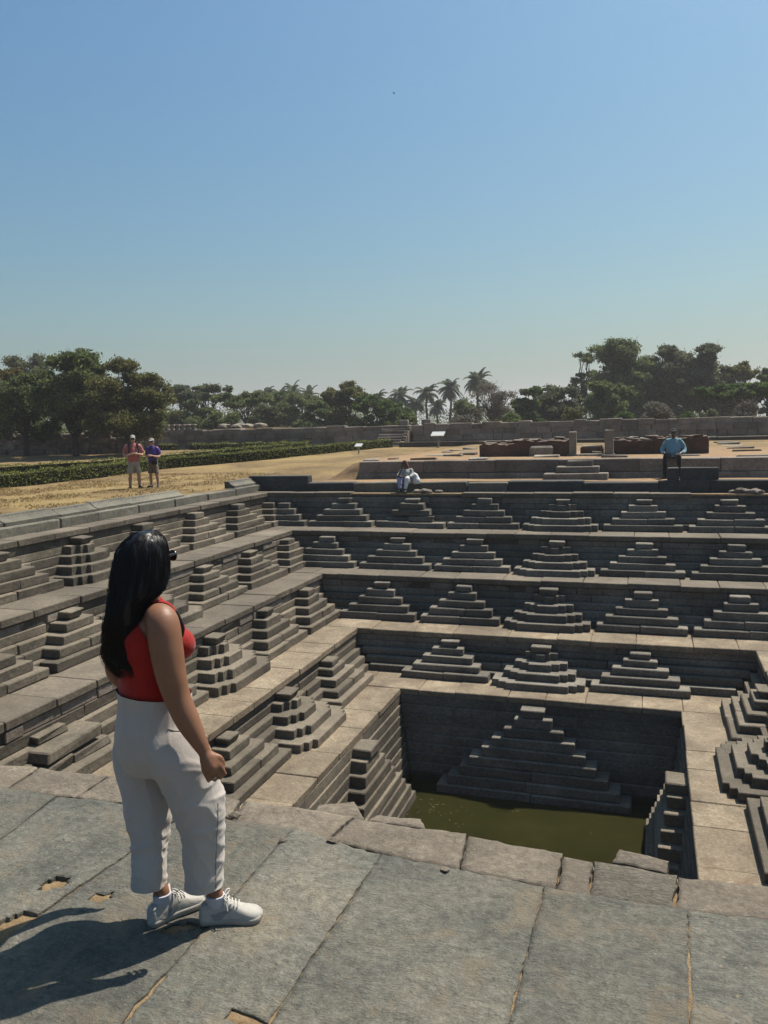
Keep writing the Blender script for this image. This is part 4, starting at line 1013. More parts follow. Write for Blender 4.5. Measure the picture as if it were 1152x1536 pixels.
def fuse(name, mb, mat, parent, voxel, smooth=4, disp=None, cut=None):
    """voxel-remesh overlapping closed shapes into one continuous skin"""
    me = bpy.data.meshes.new('tmp'); me.from_pydata([tuple(v) for v in mb.V], [], mb.F); me.update()
    o = bpy.data.objects.new('tmp', me); col.objects.link(o)
    md = o.modifiers.new('r', 'REMESH'); md.mode = 'VOXEL'; md.voxel_size = voxel; md.use_smooth_shade = True
    dg = bpy.context.evaluated_depsgraph_get(); ev = o.evaluated_get(dg); m2 = bpy.data.meshes.new_from_object(ev)
    bpy.data.objects.remove(o); bpy.data.meshes.remove(me)
    bm = bmesh.new(); bm.from_mesh(m2); bpy.data.meshes.remove(m2)
    for _ in range(smooth): bmesh.ops.smooth_vert(bm, verts=bm.verts, factor=.5, use_axis_x=True, use_axis_y=True, use_axis_z=True)
    if disp:
        bm.normal_update()
        for v, d in [(v, disp(v.co, v.normal)) for v in bm.verts]: v.co += d
    if cut:
        for co, no in cut: bmesh.ops.bisect_plane(bm, geom=bm.verts[:]+bm.edges[:]+bm.faces[:], plane_co=co, plane_no=no, clear_outer=True)
    V = [v.co[:] for v in bm.verts]; bm.verts.index_update(); F = [tuple(v.index for v in f.verts) for f in bm.faces]; bm.free()
    return mesh(name, V, F, mat, parent, None, True)

# ------------------------------------------------------------------ the woman on the pavement
P0 = on_z(285, 1378, 0); wh = Vector((-math.sin(YAW), math.cos(YAW), 0)); rh = Vector((math.cos(YAW), math.sin(YAW), 0)); Zv = Vector((0, 0, 1))
def pt(px, py, D_):
    a = ray(px, py); t = ((P0+wh*D_-CAM).dot(wh))/a.dot(wh); return CAM+a*t
def face(deg): a = R(deg); return rh*math.cos(a)+wh*math.sin(a), rh*math.sin(a)-wh*math.cos(a)    # facing, body's right
wom = tag(empty('person', P0), 'woman with long black hair in red sleeveless top, white cropped trousers and white sneakers', 'person')
fa, rt = face(30); fh, rth = face(32)
def sec(px, py, D_, hw, hd, f=None, r_=None): return (pt(px, py, D_), (r_ or rt)*hw, (f or fa)*hd)
# body: head, neck, shoulders, torso, arms
mb = MB()
fH, rH = face(52)
hc = pt(219, 842, .10)
ball(mb, hc+Zv*.015, rH*.073, fH*.092, Zv*.105); ball(mb, hc+fH*.025-Zv*.05, rH*.055, fH*.065, Zv*.07)      # skull and jaw
ctube(mb, [hc+fH*.092+Zv*.0, hc+fH*.108-Zv*.028], [.008, .013], 8); ball(mb, hc+fH*.088-Zv*.062, rH*.024, fH*.012, Zv*.012, 10, 6)   # nose, lips
for s_ in (-1, 1): ball(mb, hc+rH*.073*s_-Zv*.012, rH*.008, fH*.016, Zv*.03, 8, 6); ball(mb, hc+rH*.03*s_+fH*.078+Zv*.012, rH*.015, fH*.012, Zv*.012, 8, 6)
ctube(mb, [pt(219, 868, .095), pt(220, 892, .09), pt(218, 912, .09)], [.052, .052, .065])
TOR = [sec(226, 906, .09, .085, .055), sec(219, 922, .09, .150, .085), sec(216, 945, .085, .158, .118), sec(220, 975, .085, .148, .122), sec(226, 1005, .09, .142, .118), sec(231, 1035, .10, .150, .130), sec(233, 1070, .10, .170, .150)]
loft(mb, TOR)
arm = [pt(232, 921, .02), pt(243, 932, -.045), pt(249, 970, -.07), pt(256, 1010, -.085), pt(266, 1046, -.09), pt(281, 1080, -.10), pt(296, 1108, -.11), pt(306, 1126, -.115)]
ctube(mb, arm, [.045, .064, .066, .060, .052, .048, .036, .0265], 32, 60)
larm = [pt(196, 921, .17), pt(188, 935, .23), pt(180, 975, .26), pt(176, 1008, .28), pt(205, 1030, .33), pt(240, 1040, .37)]
ctube(mb, larm, [.045, .058, .055, .048, .044, .03])
# right hand: palm and five curled fingers
wr = pt(306, 1126, -.115); kn = pt(313, 1141, -.12); hd_ = (kn-wr).normalized(); hn = (rt*.9-fa*.2).normalized(); hs = hd_.cross(hn).normalized()
hs = hs if hs.dot(fa) > 0 else -hs
ctube(mb, [wr, wr+hd_*.03, wr+hd_*.07], [.024, .029, .031], 12); ctube(mb, [wr+hd_*.035+hs*.014, wr+hd_*.078+hs*.026], [.024, .017], 10); ctube(mb, [wr+hd_*.035-hs*.012, wr+hd_*.078-hs*.024], [.022, .015], 10)
inw = -hn
for q, (off, L_) in enumerate(((.034, .034), (.0115, .038), (-.011, .036), (-.0325, .029))):
    a = wr+hd_*.082+hs*off; b_ = a+hd_*L_+inw*.004; c = b_+hd_*L_*.4+inw*.022; d = c-hd_*.014+inw*.016
    ctube(mb, [a-hd_*.02, a, b_, c, d], [.0098, .0092, .0086, .008, .0072], 9, 14)
a = wr+hd_*.03+hs*.028; ctube(mb, [a-hs*.01, a+hs*.014+hd_*.022, a+hs*.016+hd_*.05+inw*.01, a+hs*.008+hd_*.07+inw*.016], [.014, .0125, .011, .009], 9, 14)
lw = larm[-1]; ctube(mb, [lw, lw+rh*.05, lw+rh*.09-Zv*.02], [.026, .03, .018], 10)
for q in range(4): ctube(mb, [lw+rh*.08+Zv*(.02-.014*q), lw+rh*.12+Zv*(.015-.014*q), lw+rh*.135-Zv*(.01+.014*q)], [.009, .0085, .007], 8, 9)
ctube(mb, [lw+rh*.03+Zv*.02, lw+rh*.06+Zv*.04], [.011, .009], 8)
# lower legs down into the shoes (hidden by the trousers above)
RH, RT_ = on_z(299, 1384, 0), on_z(391, 1378, 0); LH, LT = on_z(222, 1391, 0), on_z(301, 1352, 0)
RD = (RT_-RH); RD.z = 0; RLn = RD.length; RD.normalize(); LD = (LT-LH); LD.z = 0; LD.normalize(); SL_ = .262
RA, LA = RH+RD*.075, LH+LD*.075
DL, DR_ = (LA-P0).dot(wh), (RA-P0).dot(wh)
ctube(mb, [RA+Zv*.06, RA+Zv*.12, pt(303, 1300, DR_), pt(295, 1200, 0)], [.018, .029, .042, .05]); ctube(mb, [LA+Zv*.06, LA+Zv*.12, pt(223, 1300, DL+.01), pt(226, 1200, (DL+.15)/2)], [.018, .029, .042, .05])
fuse('body', mb, M['skin_brown'], wom, .0048, 4)
# ring
q = wr+hd_*.112-hs*.008; mbr = MB(); ctube(mbr, [q-hs*.006+hn*.009, q+hn*.0115, q+hs*.006+hn*.009], [.0022]*3, 6); mbr.build('ring', M['ring_silver'], wom, None, True)
# red top
mb = MB(); e = .010
TT = [sec(221, 913, .09, .118, .070), sec(217, 925, .09, .150, .095), sec(215, 945, .085, .162+e, .120+e), sec(219, 975, .085, .150+e, .124+e), sec(225, 1005, .09, .142+e, .118+e), sec(230, 1035, .10, .148+e, .130+e), sec(232, 1060, .10, .150, .135)]
loft(mb, TT)
for s_ in (-1, 1): c = pt(224, 966, .085)+fa*.105+rt*.072*s_; ball(mb, c, rt*.072, fa*.066, Zv*.068)
for s_ in (-1, 1):                                        # wide straps over the shoulders
    c = pt(222, 906, .09)
    ctube(mb, [pt(216, 935, .085)-fa*.105+rt*.06*s_, c-fa*.062+rt*.074*s_-Zv*.008, c+rt*.076*s_+Zv*.006, c+fa*.058+rt*.074*s_-Zv*.012, pt(222, 945, .085)+fa*.11+rt*.065*s_], [.03, .026, .024, .026, .03], 10)
sh = pt(244, 934, -.047)
def topdisp(co, no):
    w = noise.noise(Vector((co.x*9, co.y*9, co.z*30)))*.5+noise.noise(Vector((co.x*20, co.y*20, co.z*55)))*.25
    z = sstep(1.25, 1.0, co.z)
    return no*(.0045*w*(.3+z))
topo = fuse('tank_top', mb, M['red_top'], wom, .006, 5, topdisp)
# armhole: carve the top away round the shoulder joint
bm = bmesh.new(); bm.from_mesh(topo.data); off = WL[topo.name]
kill = []
for f in bm.faces:
    c = f.calc_center_median()+off
    for S0, sgn in ((sh, 1), (pt(188, 936, .225), -1)):
        d = c-S0; a = d.dot(rt)*sgn; bfa = d.dot(fa); z = d.z
        if a > -.075 and (bfa/.080)**2+((z+.005)/.098)**2 < 1: kill.append(f); break
bmesh.ops.delete(bm, geom=kill, context='FACES')
for _ in range(14):                                        # even out the cut hem
    new = {}
    for v in bm.verts:
        nb = [e.other_vert(v) for e in v.link_edges if e.is_boundary]
        if len(nb) == 2: new[v] = v.co*.4+(nb[0].co+nb[1].co)*.3
    for v, c in new.items(): v.co = c
bm.to_mesh(topo.data); bm.free()
# bag strap / bra edge at the front of the armhole
mb = MB(); c = sh+fa*.060; ctube(mb, [c+Zv*.035-rt*.01, c+fa*.012+Zv*.0-rt*.004, c+fa*.02-Zv*.035+rt*.0, c+fa*.015-Zv*.065], [.006, .007, .007, .006], 8); mb.build('black_strap', M['strap_black'], wom, None, True)
# trousers
mb = MB()
def tsec(px, py, D_, hw, hd): return (pt(px, py, D_), rth*hw, fh*hd)
loft(mb, [tsec(230, 1022, .095, .172, .152), tsec(231, 1036, .095, .170, .150), tsec(232, 1046, .095, .170, .148), tsec(232, 1065, .09, .178, .152), tsec(233, 1090, .085, .188, .162), tsec(234, 1118, .08, .18, .160), tsec(236, 1150, .075, .14, .125)])
loft(mb, [tsec(244, 1066, .03, .06, .09), tsec(250, 1085, .015, .085, .115), tsec(257, 1105, .005, .10, .132), tsec(267, 1132, -.005, .108, .135), tsec(282, 1165, -.005, .10, .125), tsec(294, 1195, -.005, .092, .118), tsec(302, 1235, -.01, .080, .098), tsec(305, 1285, -.01, .074, .084), tsec(305, 1322, -.01, .076, .082), tsec(305, 1345, -.01, .077, .083)])
def dl(t): return .15+(DL-.15)*t
loft(mb, [tsec(222, 1066, .12, .05, .08), tsec(217, 1090, .14, .085, .11), tsec(214, 1110, .15, .097, .122), tsec(215, 1140, dl(.2), .10, .118), tsec(219, 1180, dl(.4), .086, .102), tsec(223, 1220, dl(.6), .074, .094), tsec(223, 1270, dl(.8), .070, .076), tsec(222, 1315, dl(.98), .070, .071), tsec(222, 1345, DL, .071, .072)])
ct = pt(235, 1120, .08)
def ridge(p): return (1-abs(noise.noise(p))*2.2)**2 if abs(noise.noise(p)) < .45 else 0
def tdisp(co, no):
    zz = co.z; fr = no.dot(fh); d = 0; leg = sstep(.88, .6, zz); low = sstep(.6, .3, zz)
    u = co.dot(rth); v = co.dot(fh); w = noise.noise(Vector((u*4, v*4, zz*3)))*.35
    d += .007*leg*noise.noise(Vector((u*13, v*13, zz*2.5+w)))                                    # hanging drape
    d += .0065*leg*(ridge(Vector((u*7+zz*5, v*7, zz*11+w*6)))-.35)                               # slanting drag creases
    d += .007*sstep(-.2, .7, fr)*sstep(.98, .75, zz)*(ridge(Vector((u*5+4, v*6+zz*9, zz*15)))-.35)
    d += .0035*low*(ridge(Vector((u*8, v*8+9, zz*21+w*8)))-.35)                                   # puckers towards the hem
    d += .004*sstep(.75, .85, zz)*(ridge(Vector((u*16, v*16, zz*3)))-.35)                        # gathers under the waistband
    return no*d
tro = fuse('trousers', mb, M['white_linen'], wom, .0065, 9, tdisp, [(pt(304, 1327, -.01), -Zv), (pt(231, 1036, .095), Zv+fh*.12)])
# back pocket seam and side seam as thin piping
mb = MB()
def on_seat(px, py): return pt(px, py, -.11)
dgt = bpy.context.evaluated_depsgraph_get()
from mathutils.bvhtree import BVHTree
bvh = BVHTree.FromPolygons([Vector(v.co)+WL[tro.name] for v in tro.data.vertices], [tuple(p.vertices) for p in tro.data.polygons])
def cast(px, py):
    h = bvh.ray_cast(CAM, ray(px, py).normalized()); return h[0]-ray(px, py).normalized()*.0012 if h[0] else None
for seam in ([(252, 1093), (262, 1096), (275, 1096), (288, 1092), (297, 1089)], [(327, 1205), (327, 1230), (325, 1260), (324, 1290), (324, 1318), (324, 1332)]):
    pts_ = [p for p in (cast(*s) for s in seam) if p is not None]
    if len(pts_) > 2: ctube(mb, pts_, [.0016]*len(pts_), 5)
if mb.V: mb.build('seam', M['shoe_grey'], tro, None, True)
# shoes and socks
def shoe(H0, Dr, side):
    s = empty('sneaker', H0+Dr*.13, wom); Lt = Zv.cross(Dr)                       # Lt points to the left of the foot
    ln = SL_
    # sole outline
    ts = np.linspace(0, 1, 26)
    def hwid(t): return (.034*min(1, (t/.06))**.5 if t < .06 else .034+.0*t) if t < .06 else (.034-.004*math.sin((t-.06)/.44*math.pi) if t < .5 else .034+.014*math.sin((t-.5)/.36*math.pi/2) if t < .86 else .048*math.sqrt(max(0, 1-((t-.86)/.145)**2)))
    mb = MB(); zs = [.0, .005, .019, .026]; sc_ = [.94, 1.03, 1.04, .98]
    out = [(t, hwid(t)) for t in ts]+[(t, -hwid(t)) for t in ts[::-1][1:-1]]
    n = len(out)
    for z, k in zip(zs, sc_):
        for t, w in out:
            up = .006*sstep(.8, 1, t)
            mb.V.append(tuple(H0+Dr*(ln*(.5+(t-.5)*(1+.02*(k-1)*10)))+Lt*w*k+Zv*(z+up)))
    for r in range(3):
        for j in range(n): j2 = (j+1) % n; mb.F.append((r*n+j, r*n+j2, (r+1)*n+j2, (r+1)*n+j))
    mb.F.append(tuple(range(n))[::-1]); mb.F.append(tuple(3*n+j for j in range(n)))
    mb.build('sole', M['sole_white'], s, None, True)
    # upper
    prof = [(.0, .62, .030), (.03, .85, .074), (.12, .97, .088), (.25, .98, .086), (.34, .97, .094), (.42, .95, .100), (.55, .93, .082), (.68, .95, .066), (.8, .98, .056), (.9, .95, .050), (.97, .8, .038), (1.0, .35, .026)]
    mb = MB(); m_ = 28; S_ = crv(prof, 40)
    def up_pt(t, a, o=0):
        i = min(range(len(S_)), key=lambda q: abs(S_[q][0]-t)); t_, wk, ht = S_[i]
        w = max(.012, hwid(min(1, max(0, t)))*wk) if t < .99 else .012
        c, sn = math.cos(a), math.sin(a); cs = math.copysign(abs(c)**.62, c)
        return H0+Dr*(ln*t)+Lt*(w+o)*cs+Zv*(.018+(ht-.018+o)*max(0, sn)**.8)
    def up_pt2(t, a, o):
        f = min(len(S_)-1.001, max(0, np.interp(t, S_[:, 0], np.arange(len(S_))))); i = int(f); u = f-i
        return up_pt(S_[i][0], a, o).lerp(up_pt(S_[i+1][0], a, o), u)
    for t, _, _ in S_:
        for j in range(m_+1): mb.V.append(tuple(up_pt(t, math.pi*j/m_)))
    for i in range(len(S_)-1):
        for j in range(m_): mb.F.append((i*(m_+1)+j, (i+1)*(m_+1)+j, (i+1)*(m_+1)+j+1, i*(m_+1)+j+1))
    mb.build('upper', M['shoe_white'], s, None, True)
    # overlays: heel tab, toe cap seam, side mark, laces
    def strip_(tl, al, wd, name, mat, o=.003):
        q = MB(); A_ = crv([list(x) for x in zip(tl, al, wd)], len(tl)*4); k = len(A_); c_ = 5
        for t, a, w in A_:
            for j in range(c_): q.V.append(tuple(up_pt2(t, a-w+2*w*j/(c_-1), o)))
        for i in range(k-1):
            for j in range(c_-1): q.F.append((c_*i+j, c_*i+j+1, c_*i+c_+j+1, c_*i+c_+j))
        q.build(name, mat, s)
    for sg in (0, 1):
        f = (lambda a: a) if sg == 0 else (lambda a: math.pi-a)
        strip_([.20, .26, .33, .40, .47, .53], [f(x) for x in (.34, .22, .20, .30, .46, .66)], [.03, .14, .16, .13, .08, .02], 'side_mark', M['shoe_grey'])
        strip_([.62, .68, .75, .82, .9], [f(x) for x in (.95, .66, .5, .42, .36)], [.02]*5, 'toe_seam', M['shoe_grey'], .0022)
        strip_([.01, .06, .12, .18, .24, .30], [f(x) for x in (1.0, 1.0, 1.02, 1.02, 1.06, 1.15)], [.08, .10, .10, .10, .10, .10], 'collar', M['shoe_white'], .004)
    for k in range(5):
        t = .41+.052*k; q = MB(); w = .42-.02*k
        ctube(q, [up_pt(t, math.pi/2-w*1.25, .003), up_pt(t+.012, math.pi/2-w*.5, .006), up_pt(t+.014, math.pi/2, .007), up_pt(t+.012, math.pi/2+w*.5, .006), up_pt(t, math.pi/2+w*1.25, .003)], [.0032]*5, 6); q.build('lace', M['lace_white'], s, None, True)
    q = MB(); b0 = up_pt(.40, math.pi/2, .006)
    for sg in (-1, 1):
        ctube(q, [b0, b0+Lt*sg*.018+Zv*.018+Dr*.008, b0+Lt*sg*.034+Zv*.014+Dr*.02, b0+Lt*sg*.024+Zv*.004+Dr*.016, b0], [.0028]*5, 6)
        ctube(q, [b0, b0+Lt*sg*.03+Dr*.012-Zv*.004, b0+Lt*sg*.046+Dr*.02-Zv*.035], [.0028]*3, 6)
    q.build('lace_bow', M['lace_white'], s, None, True)
    # sock
    q = MB(); A_ = H0+Dr*.072
    loft(q, [(A_+Zv*.045+Dr*.008, Dr*.042, Lt*.022), (A_+Zv*.075+Dr*.004, Dr*.042, Lt*.026), (A_+Zv*.10, Dr*.040, Lt*.032), (A_+Zv*.116, Dr*.0395, Lt*.0345), (A_+Zv*.118, Dr*.036, Lt*.031)], 20)
    q.build('sock', M['sock_white'], s, None, True)
shoe(RH, RD, 1); shoe(LH, LD, -1)
# hair: a dense mass with locks following it
HS = [(220, 797, 14, .10, .05), (217, 808, 30, .095, .085), (213, 826, 40.5, .085, .105), (212, 848, 43.5, .075, .11), (209, 868, 43, .055, .10), (205, 888, 38, .03, .085), (192, 908, 27, .0, .065), (184, 935, 24, -.02, .052), (180, 962, 21.5, -.025, .047), (181, 985, 20, -.03, .042), (187, 1003, 15, -.03, .034), (196, 1019, 8, -.03, .018)]
hsec = [(pt(px, py, D_), rh*(w/380*.94), wh*dp*.96) for px, py, w, D_, dp in HS]
mb = MB(); loft(mb, [(c, a*(1 if k < 8 else .8), b_*(1 if k < 8 else .8)) for k, (c, a, b_) in enumerate(hsec[:-1])], 40, 70)
def hwave(z, k_): return sstep(1.42, 1.05, z)*(.012*math.sin(z*34+k_*2.0)+.006*math.sin(z*61+k_*5))
def hdisp(co, no):
    e_ = sstep(1.45, 1.05, co.z); k_ = noise.noise(Vector((co.x*9, co.y*9, 0)))*3
    return no*(.006*noise.noise(Vector((co.x*46, co.y*46, co.z*5)))+(.005+.012*e_)*noise.noise(Vector((co.x*16, co.y*16, co.z*9))))+rh*hwave(co.z, k_)
hair = fuse('hair', mb, M['hair_black'], wom, .007, 3, hdisp)
HC = crv([list(c)+list(a)+list(b_) for c, a, b_ in hsec], 60); mb = MB(); r = random.Random(5)
for k in range(2000):
    ph = r.uniform(0, 2*math.pi); i0 = r.choice((0, 0, 1, 2, 3, 4, 6, 10, 16, 22, 28)); i1 = min(59, i0+r.randint(20, 44)); amp = r.uniform(.0005, .006); wl_ = r.uniform(.5, 1.1); p0 = r.uniform(0, 6.3); o = r.uniform(.98, 1.02); pts_ = []; stray = r.random() < .2
    if stray: i1 = 59-r.randint(0, 8); i0 = max(i0, 14); ph = math.pi+r.uniform(-.9, .9) if r.random() < .7 else r.uniform(-.6, .6)
    for i in range(i0, i1+1, 2):
        c, a, b_ = HC[i][:3], HC[i][3:6], HC[i][6:9]; q = ph+.10*math.sin(i*.16+p0)
        s_ = o+(.04+.26*(i-i0)/45*wl_)*stray; p = Vector(c+a*math.cos(q)*s_+b_*math.sin(q)*s_)
        g_ = min(1, max(0, (i-18)/20)); k_ = noise.noise(Vector((p.x*9, p.y*9, 0)))*3; p += rh*(hwave(p.z, k_)+amp*(1+1.5*g_)*math.sin(i*wl_*.45+p0))+wh*amp*math.cos(i*wl_*.4+p0); pts_.append(p)
    if len(pts_) > 4:
        n = len(pts_); rr = r.uniform(.0007, .0017)*(.55 if stray else 1); tube(mb, pts_, [rr*(.35+.65*math.sin(math.pi*min(1, (j+.6)/n)))*(1 if j < n-1 else .3) for j in range(n)], 3)
mb.build('hair_locks', M['hair_black'], wom, None, True)
# sunglasses
gl = MB(); e0 = hc+Zv*.022
for s_ in (-1, 1): ctube(gl, [e0+rH*.077*s_-fH*.01, e0+rH*.076*s_+fH*.05, e0+rH*.066*s_+fH*.098], [.004, .004, .006], 6)
ctube(gl, [e0+rH*.066+fH*.098, e0+fH*.118, e0-rH*.066+fH*.098], [.005]*3, 6)
for s_ in (-1, 1): ball(gl, e0+rH*.034*s_+fH*.108-Zv*.010, rH*.030, fH*.007, Zv*.024, 14, 8)
gl.build('sunglasses', M['glasses'], wom, None, True)

# ------------------------------------------------------------------ smaller figures
cloth('tee_pink', (.50, .17, .16)); cloth('tee_purple', (.10, .055, .28)); cloth('shorts_beige', (.42, .37, .29)); cloth('shorts_brown', (.19, .14, .10)); cloth('cap_grey', (.42, .39, .36))
cloth('black_cloth', (.012, .012, .016)); cloth('shirt_blue', (.24, .42, .50)); cloth('grey_cloth', (.48, .47, .44)); cloth('lilac_cloth', (.42, .40, .66)); cloth('white_cloth', (.9, .89, .86)); cloth('scarf_red', (.13, .03, .03)); flat('shoe_black', (.015, .014, .013), .6)
class Fig:
    def __init__(s, name_label, P, facing, h):
        s.P = Vector(P); s.f = Vector((*facing, 0)).normalized(); s.r = s.f.cross(Zv); s.k = h/1.75
        s.o = tag(empty('person', s.P), name_label, 'person')
    def at(s, r_, f_, u_): return s.P+(s.r*r_+s.f*f_+Zv*u_)*s.k
    def limb(s, mb, pts, rad, n=10): ctube(mb, [s.at(*p) for p in pts], [q*s.k for q in rad], n)
    def head(s, mb, c, tilt=0):
        c = s.at(*c); ball(mb, c+Zv*.01, s.r*.075*s.k, s.f*.092*s.k, Zv*.11*s.k, 12, 8); ball(mb, c+s.f*.03*s.k-Zv*.055*s.k, s.r*.055*s.k, s.f*.06*s.k, Zv*.06*s.k, 10, 7)
        ctube(mb, [c+s.f*.09*s.k, c+s.f*.115*s.k-Zv*.03*s.k], [.012*s.k, .015*s.k], 6)
        for q in (-1, 1): ball(mb, c+s.r*.078*q*s.k-Zv*.01, s.r*.01, s.f*.02, Zv*.03, 6, 5)
    def hand(s, mb, p, d):
        p = s.at(*p); d = (s.r*d[0]+s.f*d[1]+Zv*d[2]).normalized(); ctube(mb, [p, p+d*.05*s.k, p+d*.09*s.k], [.03*s.k, .04*s.k, .03*s.k], 8); sd_ = d.orthogonal().normalized()
        for q in range(4): e = p+d*.085*s.k+sd_*(.033-.022*q)*s.k; ctube(mb, [e, e+d*.04*s.k, e+d*.06*s.k-Zv*.02*s.k], [.011*s.k]*3, 6, 7)
        ctube(mb, [p+d*.03*s.k+sd_*.03*s.k, p+d*.06*s.k+sd_*.055*s.k], [.013*s.k, .01*s.k], 6, 5)
    def shoe(s, p, d, mat, name='shoe'):
        p = s.at(*p); d = Vector((*(s.r*d[0]+s.f*d[1])[:2], 0)).normalized(); mb = MB(); l = Zv.cross(d); k = s.k
        loft(mb, [(p-d*.07*k+Zv*.05*k, l*.03*k, Zv*.045*k), (p-d*.03*k+Zv*.055*k, l*.04*k, Zv*.052*k), (p+d*.06*k+Zv*.045*k, l*.043*k, Zv*.044*k), (p+d*.15*k+Zv*.034*k, l*.046*k, Zv*.032*k), (p+d*.2*k+Zv*.026*k, l*.025*k, Zv*.02*k)], 12); mb.build(name, mat, s.o, None, True)
    def cap(s, c, mat, brim=True):
        c = s.at(*c); mb = MB(); k = s.k; ball(mb, c+Zv*.05*k, s.r*.086*k, s.f*.102*k, Zv*.082*k, 14, 8)
        if brim: loft(mb, [(c+s.f*.05*k+Zv*.055*k, s.r*.075*k, Zv*.012*k), (c+s.f*.13*k+Zv*.045*k, s.r*.07*k, Zv*.009*k), (c+s.f*.175*k+Zv*.032*k, s.r*.035*k, Zv*.006*k)], 12)
        fuse('cap', mb, mat, s.o, .012, 2)
tocam = lambda P: (-P.x, -P.y)
def tourist(px, pyf, pyt, label, tee, shorts, turn, pack, narrow=1.0):
    P = hit(px, pyf); h = on_y(px, pyt, P.y).z-P.z
    c = Vector(tocam(P)).normalized(); c.rotate(Matrix.Rotation(R(turn), 2)); F_ = Fig(label, P, c, h); w = narrow
    mb = MB(); F_.head(mb, (0, .03, 1.60)); F_.limb(mb, [(0, .01, 1.38), (0, .02, 1.52)], [.06, .055])
    for q in (-1, 1):
        F_.limb(mb, [(.11*q*w, 0, .72), (.13*q*w, .02, .48), (.14*q*w, -.02, .30), (.15*q*w, -.02, .08)], [.075, .056, .058, .038])
        F_.limb(mb, [(.20*q*w, 0, 1.40), (.27*q*w, -.02, 1.22), (.28*q*w, .02, 1.10), (.20*q*w, .20, 1.10), (.10*q*w, .27, 1.13)], [.05, .048, .045, .04, .028]); F_.hand(mb, (.10*q*w, .27, 1.13), (-q, .4, .2))
    fuse('body', mb, M['skin_pale'], F_.o, .014, 2)
    mb = MB(); k = F_.k
    loft(mb, [(F_.at(0, 0, .86), F_.r*.19*w*k, F_.f*.135*k), (F_.at(0, .025, 1.0), F_.r*.195*w*k, F_.f*.15*k), (F_.at(0, .02, 1.15), F_.r*.195*w*k, F_.f*.145*k), (F_.at(0, 0, 1.32), F_.r*.21*w*k, F_.f*.125*k), (F_.at(0, 0, 1.43), F_.r*.16*w*k, F_.f*.09*k), (F_.at(0, 0, 1.48), F_.r*.07*k, F_.f*.07*k)], 20)
    for q in (-1, 1): F_.limb(mb, [(.15*q*w, 0, 1.40), (.22*q*w, -.01, 1.33), (.265*q*w, -.02, 1.22)], [.07, .075, .075])
    fuse('shirt', mb, M[tee], F_.o, .016, 2, lambda co, no: no*.012*noise.noise(co*9))
    mb = MB(); loft(mb, [(F_.at(0, 0, .94), F_.r*.18*w*k, F_.f*.13*k), (F_.at(0, 0, .84), F_.r*.195*w*k, F_.f*.14*k), (F_.at(0, 0, .74), F_.r*.18*w*k, F_.f*.13*k)], 18)
    for q in (-1, 1): loft(mb, [(F_.at(.09*q*w, 0, .80), F_.r*.10*w*k, F_.f*.12*k), (F_.at(.115*q*w, .01, .62), F_.r*.105*w*k, F_.f*.12*k), (F_.at(.125*q*w, .01, .50), F_.r*.11*w*k, F_.f*.12*k)], 16)
    fuse('shorts', mb, M[shorts], F_.o, .016, 2, lambda co, no: no*.012*noise.noise(co*8))
    F_.cap((0, .03, 1.62), M['cap_grey'])
    gm = MB(); ctube(gm, [F_.at(-.07, .11, 1.61), F_.at(0, .135, 1.61), F_.at(.07, .11, 1.61)], [.018*k]*3, 6); gm.build('sunglasses', M['glasses'], F_.o, None, True)
    for q in (-1, 1): F_.shoe((.15*q*w, 0, 0), (.35*q, 1), M['shoe_black'])
    if pack:
        for q in (-1, 1):
            sm = MB(); F_.limb(sm, [(.13*q, -.12, 1.40), (.13*q, -.02, 1.50), (.135*q, .10, 1.42), (.14*q, .15, 1.25), (.17*q, .10, 1.08)], [.026]*5, 8); sm.build('backpack_strap', M['black_cloth'], F_.o, None, True)
        bm_ = MB(); loft(bm_, [(F_.at(0, -.22, .98), F_.r*.14*k, F_.f*.07*k), (F_.at(0, -.24, 1.2), F_.r*.16*k, F_.f*.10*k), (F_.at(0, -.2, 1.46), F_.r*.13*k, F_.f*.07*k)], 14, None, 3); bm_.build('backpack', M['black_cloth'], F_.o, None, True)
    else:
        sm = MB(); F_.limb(sm, [(.12, -.05, 1.47), (.06, .12, 1.36), (-.03, .17, 1.15), (-.12, .16, .95)], [.016]*4, 6); sm.build('bag_strap', M['black_cloth'], F_.o, None, True)
        bm_ = MB(); loft(bm_, [(F_.at(-.12, .18, .82), F_.r*.10*k, F_.f*.05*k), (F_.at(-.12, .19, .92), F_.r*.11*k, F_.f*.06*k), (F_.at(-.12, .18, .99), F_.r*.09*k, F_.f*.04*k)], 12, None, 3); bm_.build('waist_bag', M['black_cloth'], F_.o, None, True)
tourist(203, 733, 652, 'tourist in pink shirt, beige shorts and cap with backpack standing by the kerb', 'tee_pink', 'shorts_beige', 8, True)
tourist(232, 731, 657, 'tourist in purple shirt, brown shorts and cap with a waist bag standing by the kerb', 'tee_purple', 'shorts_brown', -22, False, .85)
